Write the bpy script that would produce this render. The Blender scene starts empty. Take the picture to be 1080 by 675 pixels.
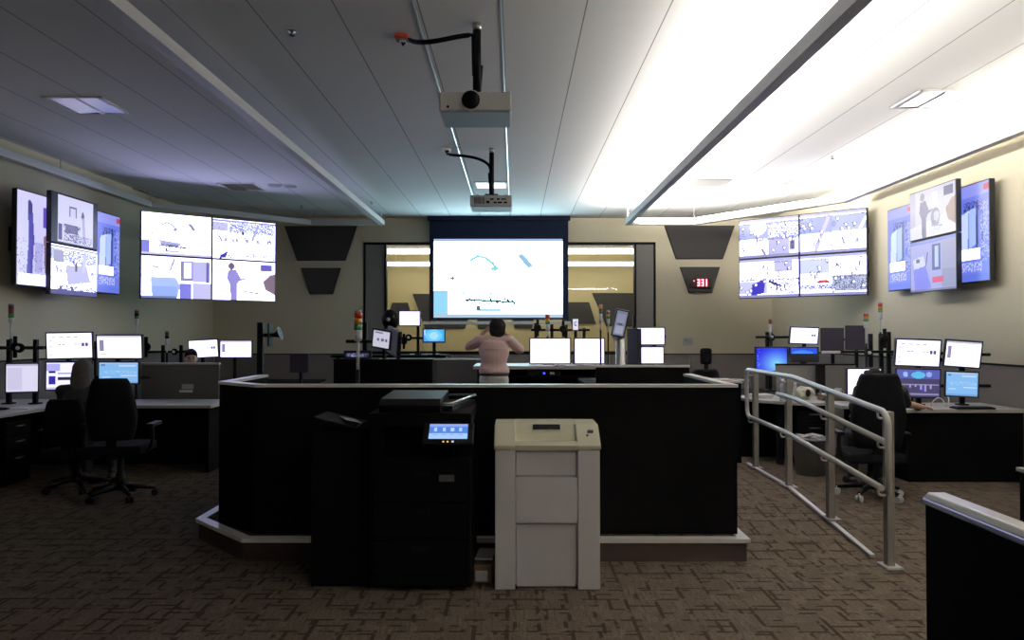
import bpy, bmesh, math, random
import numpy as np
from mathutils import Vector, Matrix, Euler, Quaternion

random.seed(7)
SC = bpy.context.scene
COL = SC.collection
PI = math.pi
def R(d): return math.radians(d)

# ------------------------------------------------------------------ camera
F = 785.0
CAM = Vector((0, 0, 1.55))
CROT = Euler((PI / 2 + math.atan(12.5 / F), 0, math.atan(3 / F)))
CM = CROT.to_matrix()
def ray(px, py): return CM @ Vector(((px - 540) / F, -(py - 337.5) / F, -1))
def P(px, py, Y):
    d = ray(px, py); return CAM + d * (Y / d.y)
def PX(px, py, X):
    d = ray(px, py); return CAM + d * (X / d.x)
def PZ(px, py, Z):
    d = ray(px, py); return CAM + d * ((Z - CAM.z) / d.z)

cd = bpy.data.cameras.new('camera'); cam = bpy.data.objects.new('camera', cd); COL.objects.link(cam)
cam.location = CAM; cam.rotation_euler = CROT
cd.sensor_width = 36; cd.lens = 36 * F / 1080; cd.clip_start = .05; cd.clip_end = 100
SC.camera = cam
SC.view_settings.view_transform = 'Standard'; SC.view_settings.look = 'None'
SC.view_settings.exposure = 0.0; SC.view_settings.gamma = 1; SC.view_settings.use_curve_mapping = False
SC.cycles.max_bounces = 8; SC.cycles.sample_clamp_indirect = 4.0

# --------------------------------------------------------------- materials
def lin(c):
    c = c / 255.0
    return c / 12.92 if c <= .04045 else ((c + .055) / 1.055) ** 2.4
def S(r, g, b): return (lin(r), lin(g), lin(b), 1)
MATS = {}
def mat(name, col, rough=.6, metal=0, var=.12, scale=12, spec=.5, bump=0, coat=0):
    m = bpy.data.materials.new(name); m.use_nodes = True
    n = m.node_tree.nodes; l = m.node_tree.links
    b = n['Principled BSDF']
    tc = n.new('ShaderNodeTexCoord'); nz = n.new('ShaderNodeTexNoise')
    nz.inputs['Scale'].default_value = scale; nz.inputs['Detail'].default_value = 4
    l.new(tc.outputs['Object'], nz.inputs['Vector'])
    mx = n.new('ShaderNodeMix'); mx.data_type = 'RGBA'
    mx.inputs[6].default_value = (col[0] * (1 - var), col[1] * (1 - var), col[2] * (1 - var), 1)
    mx.inputs[7].default_value = (min(1, col[0] * (1 + var)), min(1, col[1] * (1 + var)), min(1, col[2] * (1 + var)), 1)
    l.new(nz.outputs['Fac'], mx.inputs[0]); l.new(mx.outputs[2], b.inputs['Base Color'])
    b.inputs['Roughness'].default_value = rough; b.inputs['Metallic'].default_value = metal
    b.inputs['Specular IOR Level'].default_value = spec
    b.inputs['Coat Weight'].default_value = coat
    if bump:
        n2 = n.new('ShaderNodeTexNoise'); n2.inputs['Scale'].default_value = scale * 12
        l.new(tc.outputs['Object'], n2.inputs['Vector'])
        bp = n.new('ShaderNodeBump'); bp.inputs['Strength'].default_value = bump; bp.inputs['Distance'].default_value = .01
        l.new(n2.outputs['Fac'], bp.inputs['Height']); l.new(bp.outputs['Normal'], b.inputs['Normal'])
    MATS[name] = m
    return m
def emit(name, col, strength):
    m = bpy.data.materials.new(name); m.use_nodes = True
    n = m.node_tree.nodes; l = m.node_tree.links
    n.remove(n['Principled BSDF'])
    e = n.new('ShaderNodeEmission'); e.inputs['Color'].default_value = col; e.inputs['Strength'].default_value = strength
    l.new(e.outputs[0], n['Material Output'].inputs[0]); MATS[name] = m
    return m
def screen_mat(name, strength, tint=(.86, .85, 1.1, 1)):
    m = bpy.data.materials.new(name); m.use_nodes = True
    n = m.node_tree.nodes; l = m.node_tree.links
    b = n['Principled BSDF']; b.inputs['Base Color'].default_value = (.01, .01, .012, 1); b.inputs['Roughness'].default_value = .35
    a = n.new('ShaderNodeAttribute'); a.attribute_name = 'Picture'
    tm = n.new('ShaderNodeMix'); tm.data_type = 'RGBA'; tm.blend_type = 'MULTIPLY'; tm.inputs[0].default_value = 1; tm.inputs[7].default_value = tint
    l.new(a.outputs['Color'], tm.inputs[6]); l.new(tm.outputs[2], b.inputs['Emission Color']); b.inputs['Emission Strength'].default_value = strength
    MATS[name] = m
    return m

M_TAN = mat('tan_wall_paint', (.64, .585, .45), .85, var=.05, scale=30, spec=.2, bump=.1)
M_GREYWALL = mat('grey_wall_panel_fabric', (.17, .155, .15), .95, var=.08, scale=60, spec=.1, bump=.1)
M_BEYOND = mat('beige_wall_beyond', (.50, .42, .24), .85, var=.04, spec=.2)
M_BLACK = mat('black_laminate', (.0022, .0020, .0022), .7, var=.2, spec=.03)
M_BLACKPL = mat('black_plastic', (.0035, .0035, .004), .5, var=.2, spec=.10)
M_DARKF = mat('black_seat_fabric', (.003, .003, .004), .9, var=.25, scale=80, spec=.08, bump=.2)
M_BEZEL = mat('black_bezel', (.008, .008, .012), .4, var=.1, spec=.35)
M_DBLUE = mat('blue_black_screen_cloth', (.010, .014, .032), .8, var=.1, spec=.1)
M_CHAR = mat('charcoal_acoustic_fabric', (.055, .052, .055), .95, var=.12, scale=90, spec=.1, bump=.2)
M_GREYF = mat('grey_panel_fabric', (.20, .195, .19), .95, var=.08, scale=90, spec=.1)
M_DIV = mat('dark_grey_divider_fabric', (.085, .082, .085), .95, var=.1, scale=90, spec=.1)
M_FIN = mat('white_painted_metal', (.72, .71, .70), .5, var=.02, spec=.4)
M_CAP = mat('pale_edge_cap', (.86, .85, .83), .35, var=.04, spec=.5)
M_ALU = mat('brushed_aluminium', (.62, .61, .60), .28, 1, var=.06, scale=30)
M_STEEL = mat('polished_steel_tube', (.92, .91, .89), .3, .1, var=.03)
M_OFF = mat('switched_off_screen', (.020, .014, .036), .3, var=.3, scale=8, spec=.5)
M_POST = mat('grey_steel_post', (.30, .285, .265), .42, .4, var=.08, scale=20)
M_DESK = mat('pale_desk_laminate', (.52, .505, .485), .45, var=.05, spec=.4)
M_WOOD = mat('dark_brown_base_board', (.030, .016, .013), .5, var=.3, scale=20)
M_CREAM = mat('cream_plastic', (.86, .83, .64), .5, var=.03)
M_LGREY = mat('shredder_grey_enamel', (.80, .775, .81), .6, var=.04, scale=60)
M_LGREY2 = mat('shredder_grey_panel', (.74, .715, .75), .6, var=.04, scale=60)
M_WHITEP = mat('white_plastic', (.70, .70, .71), .45, var=.03)
M_PGREY = mat('grey_plastic', (.36, .37, .40), .5, var=.05)
M_RED = mat('red_lens', (.55, .05, .02), .25, var=.05)
M_AMBER = mat('amber_lens', (.75, .30, .05), .25, var=.05)
M_GREEN = mat('green_lens', (.04, .20, .06), .25, var=.05)
M_DRED = mat('dim_red_lens', (.18, .04, .03), .3, var=.05)
M_PAPER = mat('paper', (.72, .70, .68), .9, var=.03)
M_PINKP = mat('pink_paper', (.66, .40, .38), .9, var=.05)
M_CARD = mat('brown_cardboard', (.22, .15, .10), .9, var=.1)
M_SKIN = mat('skin', (.46, .27, .20), .55, var=.08, scale=40)
M_SKIN2 = mat('fair_skin', (.56, .36, .28), .55, var=.08, scale=40)
M_HAIRB = mat('dark_hair', (.010, .009, .010), .9, var=.5, scale=60, spec=.1)
M_HAIRG = mat('greying_hair', (.10, .095, .10), .7, var=.5, scale=60)
M_PINK = mat('dusty_pink_knit', (.95, .66, .61), .9, var=.08, scale=25, bump=.2)
M_TROUS = mat('pale_grey_cotton', (.88, .88, .82), .9, var=.06, scale=25)
M_NAVY = mat('dark_navy_cotton', (.012, .013, .020), .9, var=.15, scale=25)
M_EYE = mat('eye_dark', (.02, .015, .012), .2)
M_LEATHER = mat('dark_leather', (.03, .02, .018), .45)
M_ICON = mat('grey_print', (.25, .25, .27), .8)
M_GLASSJ = mat('jar_glass', (.6, .62, .62), .12, var=.02)
M_COVE = emit('inner_cove_strip_light', (1.0, .955, .88, 1), 340)
M_COVE2 = emit('outer_cove_strip_light', (1.0, .95, .86, 1), 120)
M_PEND = emit('pendant_strip_light', (1.0, .94, .80, 1), 13.0)
M_DOWN = emit('dim_downlight', (.85, 1, 1, 1), 2.0)
M_LEDR = emit('red_digits', (1.0, .20, .26, 1), 5)
M_LEDB = emit('blue_led', (.05, .05, 1, 1), 4)
M_LEDW = emit('small_white_led', (.9, .9, 1, 1), .7)
M_LEDA = emit('small_amber_led', (1, .55, .1, 1), 1.2)
SCR = screen_mat('display_picture', 3.6, (.72, .74, 1.2, 1))
SCRP = screen_mat('projected_picture', 7.5, (.62, 1.0, 1.08, 1))
SCRM = screen_mat('monitor_picture', 1.6)
KB = {SCR.name: 3.6, SCRP.name: 7.5, SCRM.name: 1.6}
KT = {SCR.name: (.72, .74, 1.2), SCRP.name: (.62, 1.0, 1.08), SCRM.name: (.86, .85, 1.1)}

def glass_mat():
    m = bpy.data.materials.new('window_glass'); m.use_nodes = True
    n = m.node_tree.nodes; l = m.node_tree.links; n.remove(n['Principled BSDF'])
    t = n.new('ShaderNodeBsdfTransparent'); g = n.new('ShaderNodeBsdfGlossy'); g.inputs['Roughness'].default_value = .02
    t.inputs['Color'].default_value = (.93, .95, .94, 1)
    f = n.new('ShaderNodeFresnel'); f.inputs['IOR'].default_value = 1.3
    mx = n.new('ShaderNodeMixShader'); l.new(f.outputs[0], mx.inputs[0]); l.new(t.outputs[0], mx.inputs[1]); l.new(g.outputs[0], mx.inputs[2])
    l.new(mx.outputs[0], n['Material Output'].inputs[0]); return m
M_GLASS = glass_mat()

def ceiling_mat():
    m = mat('plank_ceiling', (.72, .715, .71), .9, var=.03, spec=.15)
    n = m.node_tree.nodes; l = m.node_tree.links; b = n['Principled BSDF']
    tc = n.new('ShaderNodeTexCoord'); mp = n.new('ShaderNodeMapping'); mp.inputs['Rotation'].default_value = (0, 0, PI / 2)
    mp.inputs['Location'].default_value = (.35, .09, 0)
    br = n.new('ShaderNodeTexBrick'); br.offset = .5
    br.inputs['Scale'].default_value = 1; br.inputs['Brick Width'].default_value = 60; br.inputs['Row Height'].default_value = .61
    br.inputs['Mortar Size'].default_value = .005; br.inputs['Mortar Smooth'].default_value = .1
    br.inputs['Color1'].default_value = (.82, .815, .81, 1); br.inputs['Color2'].default_value = (.79, .785, .78, 1); br.inputs['Mortar'].default_value = (.26, .26, .26, 1)
    l.new(tc.outputs['Object'], mp.inputs[0]); l.new(mp.outputs[0], br.inputs['Vector']); l.new(br.outputs['Color'], b.inputs['Base Color'])
    return m
M_CEIL = ceiling_mat()

def carpet_mat():
    m = bpy.data.materials.new('dashed_brown_carpet'); m.use_nodes = True
    n = m.node_tree.nodes; l = m.node_tree.links; b = n['Principled BSDF']
    b.inputs['Roughness'].default_value = .98; b.inputs['Specular IOR Level'].default_value = .08
    tc = n.new('ShaderNodeTexCoord')
    def brick(w, h, rot, off):
        mp = n.new('ShaderNodeMapping'); mp.inputs['Rotation'].default_value = (0, 0, rot); mp.inputs['Location'].default_value = (off, off * .6, 0)
        l.new(tc.outputs['Object'], mp.inputs[0]); br = n.new('ShaderNodeTexBrick'); br.offset = .37; br.inputs['Scale'].default_value = 1
        br.inputs['Brick Width'].default_value = w; br.inputs['Row Height'].default_value = h; br.inputs['Mortar Size'].default_value = .011; br.inputs['Mortar Smooth'].default_value = 0
        br.inputs['Color1'].default_value = (0, 0, 0, 1); br.inputs['Color2'].default_value = (.35, .35, .35, 1); br.inputs['Mortar'].default_value = (1, 1, 1, 1)
        l.new(mp.outputs[0], br.inputs['Vector']); return br
    def gated(br, sc, th):
        g = n.new('ShaderNodeTexNoise'); g.inputs['Scale'].default_value = sc; g.inputs['Detail'].default_value = 2; l.new(tc.outputs['Object'], g.inputs['Vector'])
        q = n.new('ShaderNodeMapRange'); q.inputs[1].default_value = th; q.inputs[2].default_value = th + .06; l.new(g.outputs['Fac'], q.inputs[0])
        m_ = n.new('ShaderNodeMath'); m_.operation = 'MULTIPLY'; l.new(br.outputs['Color'], m_.inputs[0]); l.new(q.outputs[0], m_.inputs[1]); return m_
    d1 = gated(brick(.27, .155, 0, 0), 8, .46); d2 = gated(brick(.29, .17, PI / 2, .07), 7, .46)
    st = n.new('ShaderNodeMapping'); st.inputs['Scale'].default_value = (70, 6, 1); l.new(tc.outputs['Object'], st.inputs[0])
    sn = n.new('ShaderNodeTexNoise'); sn.inputs['Scale'].default_value = 1; sn.inputs['Detail'].default_value = 1; l.new(st.outputs[0], sn.inputs['Vector'])
    sr = n.new('ShaderNodeMapRange'); sr.inputs[1].default_value = .5; sr.inputs[2].default_value = .62; sr.inputs[4].default_value = .45; l.new(sn.outputs['Fac'], sr.inputs[0])
    mx0 = n.new('ShaderNodeMath'); mx0.operation = 'MAXIMUM'; l.new(d1.outputs[0], mx0.inputs[0]); l.new(d2.outputs[0], mx0.inputs[1])
    mx = n.new('ShaderNodeMath'); mx.operation = 'MAXIMUM'; l.new(mx0.outputs[0], mx.inputs[0]); l.new(sr.outputs[0], mx.inputs[1])
    ns = n.new('ShaderNodeTexNoise'); ns.inputs['Scale'].default_value = 70; ns.inputs['Detail'].default_value = 3; l.new(tc.outputs['Object'], ns.inputs['Vector'])
    c1 = n.new('ShaderNodeMix'); c1.data_type = 'RGBA'; c1.inputs[6].default_value = (.082, .065, .050, 1); c1.inputs[7].default_value = (.026, .017, .012, 1)
    l.new(mx.outputs[0], c1.inputs[0])
    c2 = n.new('ShaderNodeMix'); c2.data_type = 'RGBA'; c2.blend_type = 'MULTIPLY'; c2.inputs[0].default_value = .8
    rp = n.new('ShaderNodeMapRange'); rp.inputs[1].default_value = .3; rp.inputs[2].default_value = .7; rp.inputs[3].default_value = .55; rp.inputs[4].default_value = 1.2
    l.new(ns.outputs['Fac'], rp.inputs[0]); l.new(c1.outputs[2], c2.inputs[6]); l.new(rp.outputs[0], c2.inputs[7])
    l.new(c2.outputs[2], b.inputs['Base Color'])
    bp = n.new('ShaderNodeBump'); bp.inputs['Strength'].default_value = .4; bp.inputs['Distance'].default_value = .006
    l.new(ns.outputs['Fac'], bp.inputs['Height']); l.new(bp.outputs['Normal'], b.inputs['Normal'])
    return m
M_CARPET = carpet_mat()

# ------------------------------------------------------------ mesh helpers
class MB:
    def __init__(s): s.bm = bmesh.new(); s.mi = 0
    def _new(s, verts):
        fs = set()
        for v in verts:
            for f in v.link_faces: fs.add(f)
        for f in fs: f.material_index = s.mi
        return s
    def box(s, c, size, rot=None, bev=0, seg=2):
        b = bmesh.new(); bmesh.ops.create_cube(b, size=1)
        for v in b.verts: v.co = Vector((v.co.x * size[0], v.co.y * size[1], v.co.z * size[2]))
        if bev: bmesh.ops.bevel(b, geom=b.edges[:], offset=min(bev, min(size) * .45), segments=seg, profile=.6, affect='EDGES')
        m = Matrix.Translation(Vector(c))
        if rot: m = m @ Euler(rot).to_matrix().to_4x4()
        b.transform(m); return s.merge(b)
    def bx(s, x0, y0, z0, x1, y1, z1, bev=0):
        return s.box(((x0 + x1) / 2, (y0 + y1) / 2, (z0 + z1) / 2), (abs(x1 - x0), abs(y1 - y0), abs(z1 - z0)), bev=bev)
    def merge(s, b, mi=None):
        vm = [s.bm.verts.new(v.co) for v in b.verts]
        b.verts.index_update()
        for f in b.faces:
            try:
                nf = s.bm.faces.new([vm[v.index] for v in f.verts]); nf.material_index = s.mi; nf.smooth = f.smooth
            except ValueError: pass
        b.free(); return s
    def tube(s, pts, r, seg=10, cap=True):
        pts = [Vector(p) for p in pts]; n = len(pts); rs = r if isinstance(r, (list, tuple)) else [r] * n
        t0 = (pts[1] - pts[0]).normalized()
        up = Vector((0, 0, 1)) if abs(t0.z) < .9 else Vector((1, 0, 0))
        a = t0.cross(up).normalized(); rings = []
        for i in range(n):
            t = (pts[min(i + 1, n - 1)] - pts[max(i - 1, 0)]).normalized()
            a = (a - t * a.dot(t)).normalized(); bb = t.cross(a)
            k = 1.0
            if 0 < i < n - 1:
                ca = (pts[i] - pts[i - 1]).normalized().dot((pts[i + 1] - pts[i]).normalized()); k = 1 / max(.6, math.sqrt(max(.01, (1 + ca) / 2)))
            rings.append([s.bm.verts.new(pts[i] + (a * math.cos(2 * PI * j / seg) + bb * math.sin(2 * PI * j / seg)) * rs[i] * (k if k < 1.2 else 1.2)) for j in range(seg)])
        for i in range(n - 1):
            for j in range(seg):
                f = s.bm.faces.new((rings[i][j], rings[i][(j + 1) % seg], rings[i + 1][(j + 1) % seg], rings[i + 1][j])); f.material_index = s.mi; f.smooth = True
        if cap:
            for rg, rev in ((rings[0], True), (rings[-1], False)):
                f = s.bm.faces.new(rg[::-1] if rev else rg); f.material_index = s.mi
        return s
    def cyl(s, p0, p1, r, seg=16): return s.tube([p0, p1], r, seg)
    def lathe(s, prof, c=(0, 0, 0), seg=20):
        c = Vector(c); rings = []
        for (r, z) in prof:
            rings.append([s.bm.verts.new(c + Vector((max(r, 1e-4) * math.cos(2 * PI * j / seg), max(r, 1e-4) * math.sin(2 * PI * j / seg), z))) for j in range(seg)])
        for i in range(len(rings) - 1):
            for j in range(seg):
                f = s.bm.faces.new((rings[i][j], rings[i][(j + 1) % seg], rings[i + 1][(j + 1) % seg], rings[i + 1][j])); f.material_index = s.mi; f.smooth = True
        f = s.bm.faces.new(rings[0][::-1]); f.material_index = s.mi
        f = s.bm.faces.new(rings[-1]); f.material_index = s.mi
        return s
    def prism(s, poly, z0, z1, plane='xy', bev=0):
        b = bmesh.new()
        def co(u, v, w): return {'xy': (u, v, w), 'xz': (u, w, v), 'yz': (w, u, v)}[plane]
        lo = [b.verts.new(co(u, v, z0)) for u, v in poly]; hi = [b.verts.new(co(u, v, z1)) for u, v in poly]
        b.faces.new(lo[::-1]); b.faces.new(hi); n = len(poly)
        for i in range(n): b.faces.new((lo[i], lo[(i + 1) % n], hi[(i + 1) % n], hi[i]))
        bmesh.ops.recalc_face_normals(b, faces=b.faces[:])
        if bev: bmesh.ops.bevel(b, geom=b.edges[:], offset=bev, segments=2, profile=.6, affect='EDGES')
        return s.merge(b)
    def sph(s, c, r, seg=16, rings=10, rot=None):
        b = bmesh.new(); bmesh.ops.create_uvsphere(b, u_segments=seg, v_segments=rings, radius=1)
        r = r if isinstance(r, (list, tuple)) else (r, r, r)
        m = Matrix.Translation(Vector(c))
        if rot is not None: m = m @ (rot if isinstance(rot, Matrix) else Euler(rot).to_matrix()).to_4x4()
        b.transform(m @ Matrix.Diagonal((r[0], r[1], r[2], 1)))
        for f in b.faces: f.smooth = True
        return s.merge(b)
    def cap(s, p0, p1, r0, r1, seg=12):           # tapered limb with round ends
        p0 = Vector(p0); p1 = Vector(p1); d = (p1 - p0); L = d.length; t = d / max(L, 1e-6)
        prof = []
        k = 5
        for i in range(k): a = -PI / 2 + PI / 2 * i / (k - 1); prof.append((p0 + t * (r0 * math.sin(a)), max(r0 * math.cos(a), 1e-4)))
        for i in range(k): a = PI / 2 * i / (k - 1); prof.append((p1 + t * (r1 * math.sin(a)), max(r1 * math.cos(a), 1e-4)))
        up = Vector((0, 0, 1)) if abs(t.z) < .9 else Vector((1, 0, 0))
        a = t.cross(up).normalized(); bb = t.cross(a); rings = []
        for c, r in prof: rings.append([s.bm.verts.new(c + (a * math.cos(2 * PI * j / seg) + bb * math.sin(2 * PI * j / seg)) * r) for j in range(seg)])
        for i in range(len(rings) - 1):
            for j in range(seg):
                f = s.bm.faces.new((rings[i][j], rings[i][(j + 1) % seg], rings[i + 1][(j + 1) % seg], rings[i + 1][j])); f.material_index = s.mi; f.smooth = True
        f = s.bm.faces.new(rings[0][::-1]); f.smooth = True
        f = s.bm.faces.new(rings[-1]); f.smooth = True
        return s
    def loft(s, secs, lat=(1, 0, 0), seg=20):      # elliptical sections: (centre, half width, half depth)
        rings = []; lat = Vector(lat).normalized(); n = len(secs)
        for i, (c, rx, ry) in enumerate(secs):
            t = (Vector(secs[min(i + 1, n - 1)][0]) - Vector(secs[max(i - 1, 0)][0])).normalized()
            l_ = (lat - t * lat.dot(t)).normalized(); fw = t.cross(l_)
            rings.append([s.bm.verts.new(Vector(c) + l_ * rx * math.cos(2 * PI * j / seg) + fw * ry * math.sin(2 * PI * j / seg)) for j in range(seg)])
        for i in range(n - 1):
            for j in range(seg):
                f = s.bm.faces.new((rings[i][j], rings[i][(j + 1) % seg], rings[i + 1][(j + 1) % seg], rings[i + 1][j])); f.smooth = True; f.material_index = s.mi
        s.bm.faces.new(rings[0][::-1]); s.bm.faces.new(rings[-1]); return s
    def build(s, name, mats, parent=None, world=False, smooth=False):
        me = bpy.data.meshes.new(name)
        if world and parent is not None: s.bm.transform(chain(parent).inverted())
        bmesh.ops.recalc_face_normals(s.bm, faces=s.bm.faces[:])
        s.bm.to_mesh(me); s.bm.free()
        for m in (mats if isinstance(mats, (list, tuple)) else [mats]): me.materials.append(m)
        if smooth:
            for p in me.polygons: p.use_smooth = True
        o = bpy.data.objects.new(name, me); COL.objects.link(o)
        if parent is not None: o.parent = parent
        return o
def chain(o):
    m = o.matrix_basis.copy()
    while o.parent is not None: o = o.parent; m = o.matrix_basis @ m
    return m
def thing(name, label, cat, loc=(0, 0, 0), rot=(0, 0, 0), group=None):
    o = bpy.data.objects.new(name, None); COL.objects.link(o); o.empty_display_size = .1
    o.location = loc; o.rotation_euler = rot; o['label'] = label; o['category'] = cat
    if group: o['group'] = group
    return o
def tag(o, label, cat, group=None):
    o['label'] = label; o['category'] = cat
    if group: o['group'] = group
    return o
def struct(o): o['kind'] = 'structure'; return o
def kids(o): return [c for c in COL.objects if c.parent == o]
def dup(root, loc, rot, label, group=None):
    def cp(o, par):
        c = o.copy(); COL.objects.link(c)
        if par is not None: c.parent = par
        for ch in kids(o): cp(ch, c)
        return c
    r = cp(root, None); r.location = loc; r.rotation_euler = rot; r['label'] = label
    if group: r['group'] = group
    return r

# -------------------------------------------------------- screen pictures
class Pic:
    def __init__(s, w, h, bg):
        s.w, s.h = w, h; s.a = np.zeros((h, w, 3)); s.a[:] = bg
        s.u, s.v = np.meshgrid((np.arange(w) + .5) / w, (np.arange(h) + .5) / h)
    def put(s, k, c, al=1.0): s.a[k] = s.a[k] * (1 - al) + np.array(c, float) * al; return s
    def rect(s, x0, y0, x1, y1, c, al=1.0): return s.put((s.u >= x0) & (s.u < x1) & (s.v >= y0) & (s.v < y1), c, al)
    def ell(s, cx, cy, rx, ry, c, al=1.0): return s.put(((s.u - cx) / rx) ** 2 + ((s.v - cy) / ry) ** 2 < 1, c, al)
    def line(s, x0, y0, x1, y1, t, c, al=1.0):
        dx, dy = x1 - x0, y1 - y0; q = np.clip(((s.u - x0) * dx + (s.v - y0) * dy) / (dx * dx + dy * dy), 0, 1)
        return s.put((s.u - x0 - q * dx) ** 2 + (s.v - y0 - q * dy) ** 2 < t * t, c, al)
    def poly(s, pts, c, al=1.0):
        k = np.zeros(s.u.shape, bool); n = len(pts); j = n - 1
        for i in range(n):
            xi, yi = pts[i]; xj, yj = pts[j]
            k ^= ((yi > s.v) != (yj > s.v)) & (s.u < (xj - xi) * (s.v - yi) / (yj - yi + 1e-9) + xi); j = i
        return s.put(k, c, al)
    def speck(s, x0, y0, x1, y1, c, p, seed):
        rs = np.random.RandomState(seed); return s.put((s.u >= x0) & (s.u < x1) & (s.v >= y0) & (s.v < y1) & (rs.rand(s.h, s.w) < p), c)
    def grad(s, f): s.a = np.array(f(s.u, s.v)).transpose(1, 2, 0) if not isinstance(f, np.ndarray) else f; return s
def picture_mesh(name, pic, w, h, m, parent, y=0, cx=0, cz=0, blur=0):
    nx, ny = pic.w, pic.h; me = bpy.data.meshes.new(name)
    xs = np.linspace(-w / 2, w / 2, nx + 1) + cx; zs = np.linspace(h / 2, -h / 2, ny + 1) + cz
    X, Z = np.meshgrid(xs, zs); V = np.stack([X, np.full_like(X, y), Z], -1).reshape(-1, 3)
    i, j = np.meshgrid(np.arange(nx), np.arange(ny)); b = (j * (nx + 1) + i).ravel()
    Fc = np.stack([b, b + nx + 1, b + nx + 2, b + 1], -1)
    me.from_pydata(V.tolist(), [], Fc.tolist())
    c = np.clip(pic.a, 0, 255) / 255.0
    c = np.where(c <= .04045, c / 12.92, ((c + .055) / 1.055) ** 2.4).reshape(-1, 3)
    k = KB[m.name]; tn = np.array(KT[m.name]); tn = tn / tn.mean(); lu = np.clip((c.min(1) - .80) / .12, 0, 1)[:, None]; lu = lu * lu * (3 - 2 * lu); c = c / tn ** .6 / k * (1 - lu) + c * lu
    g = c.reshape(ny, nx, 3)
    for _ in range(blur):
        q = np.pad(g, ((1, 1), (1, 1), (0, 0)), 'edge'); q = (q[:-2] + 2 * q[1:-1] + q[2:]) / 4; g = (q[:, :-2] + 2 * q[:, 1:-1] + q[:, 2:]) / 4
    c = g.reshape(-1, 3)
    at = me.color_attributes.new('Picture', 'FLOAT_COLOR', 'CORNER')
    rgba = np.repeat(np.concatenate([c, np.ones((len(c), 1))], 1), 4, 0).astype(np.float32)
    at.data.foreach_set('color', rgba.ravel()); me.materials.append(m)
    o = bpy.data.objects.new(name, me); COL.objects.link(o)
    if parent is not None: o.parent = parent
    return o
# ------------------------------------------------------------------- room
XL, XR, YB, YR, ZC = -6.3, 5.35, 15.5, -5.0, 3.92
def sbox(name, m, *b, bev=0): return struct(MB().bx(*b, bev=bev).build(name, m))
sbox('floor', M_CARPET, XL - .2, YR - .2, -.1, XR + .2, YB + .2, 0)
sbox('ceiling', M_CEIL, XL - .2, YR - .2, ZC, XR + .2, YB + .2, ZC + .1)
sbox('wall_left', M_TAN, XL - .2, YR - .2, 0, XL, YB + .2, ZC)
sbox('wall_right', M_TAN, XR, YR - .2, 0, XR + .2, YB + .2, ZC)
sbox('wall_rear', M_TAN, XL, YR - .2, 0, XR, YR, ZC)
wx0, wx1 = P(384.5, 300, YB).x, P(690.5, 300, YB).x
gx0, gx1 = P(406.5, 300, YB).x, P(670, 300, YB).x
wz1 = P(500, 257, YB).z; wz0 = 1.116
w = MB().bx(XL, YB, 0, wx0, YB + .2, ZC).bx(wx1, YB, 0, XR, YB + .2, ZC).bx(wx0, YB, wz1, wx1, YB + .2, ZC).bx(wx0, YB, 0, wx1, YB + .2, wz0)
struct(w.build('wall_back', M_TAN))
win = struct(MB().bx(gx0, YB + .08, wz0, gx1, YB + .095, wz1).build('window_1', M_GLASS))
fr = MB()
for x in (wx0, gx0, gx1, wx1): fr.bx(x - .02, YB - .02, wz0, x + .02, YB + .14, wz1)
fr.bx(wx0 - .02, YB - .02, wz1 - .02, wx1 + .02, YB + .14, wz1 + .03).bx(wx0, YB - .02, wz0 - .02, wx1, YB + .14, wz0 + .03)
fr.build('window_frame', M_BLACKPL, win)
for a, b in ((wx0, gx0), (gx1, wx1)): MB().bx(a + .02, YB + .02, wz0 + .03, b - .02, YB + .09, wz1 - .02).build('side_panel', M_GREYF, win)
# room beyond the window
YF = 19.7; ZB = 3.75
sbox('floor_beyond', M_CARPET, -5, YB + .2, -.1, 5, YF, 0)
sbox('ceiling_beyond', M_CEIL, -5, YB + .2, ZB, 5, YF, ZB + .1)
sbox('wall_beyond', M_BEYOND, -5, YF, 0, 5, YF + .1, ZB)
sbox('wall_beyond_left', M_BEYOND, -5.1, YB + .2, 0, -5, YF, ZB)
sbox('wall_beyond_right', M_BEYOND, 5, YB + .2, 0, 5.1, YF, ZB)

# grey fabric wainscot panels with dark joints
def wains(name, x0, y0, x1, y1, h, t):
    m = MB(); L = math.hypot(x1 - x0, y1 - y0); n = max(1, round(L / 1.75)); dx, dy = (x1 - x0) / n, (y1 - y0) / n
    for i in range(n):
        a = (x0 + dx * i, y0 + dy * i); b = (x0 + dx * (i + 1), y0 + dy * (i + 1)); g = .006
        if abs(dx) > abs(dy): m.bx(a[0] + g, y0 - t, .0, b[0] - g, y0, h - .02)
        else: m.bx(x0, a[1] + g, 0, x0 + t, b[1] - g, h - .02)
    o = struct(m.build(name, M_GREYWALL))
    c = MB()
    if abs(x1 - x0) > abs(y1 - y0): c.bx(x0, y0 - t - .006, h - .02, x1, y0, h)
    else: c.bx(min(x0, x0 + t) - .004, y0, h - .02, max(x0, x0 + t) + .004, y1, h)
    c.build('cap_strip', M_BLACKPL, o)
wains('baseboard_back', XL + .06, YB, XR - .06, YB, 1.10, .05)
wains('baseboard_left', XL, YR, XL, YB - .06, 1.20, .05)
wains('baseboard_right', XR, YR, XR, YB - .06, 1.20, -.05)

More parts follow.
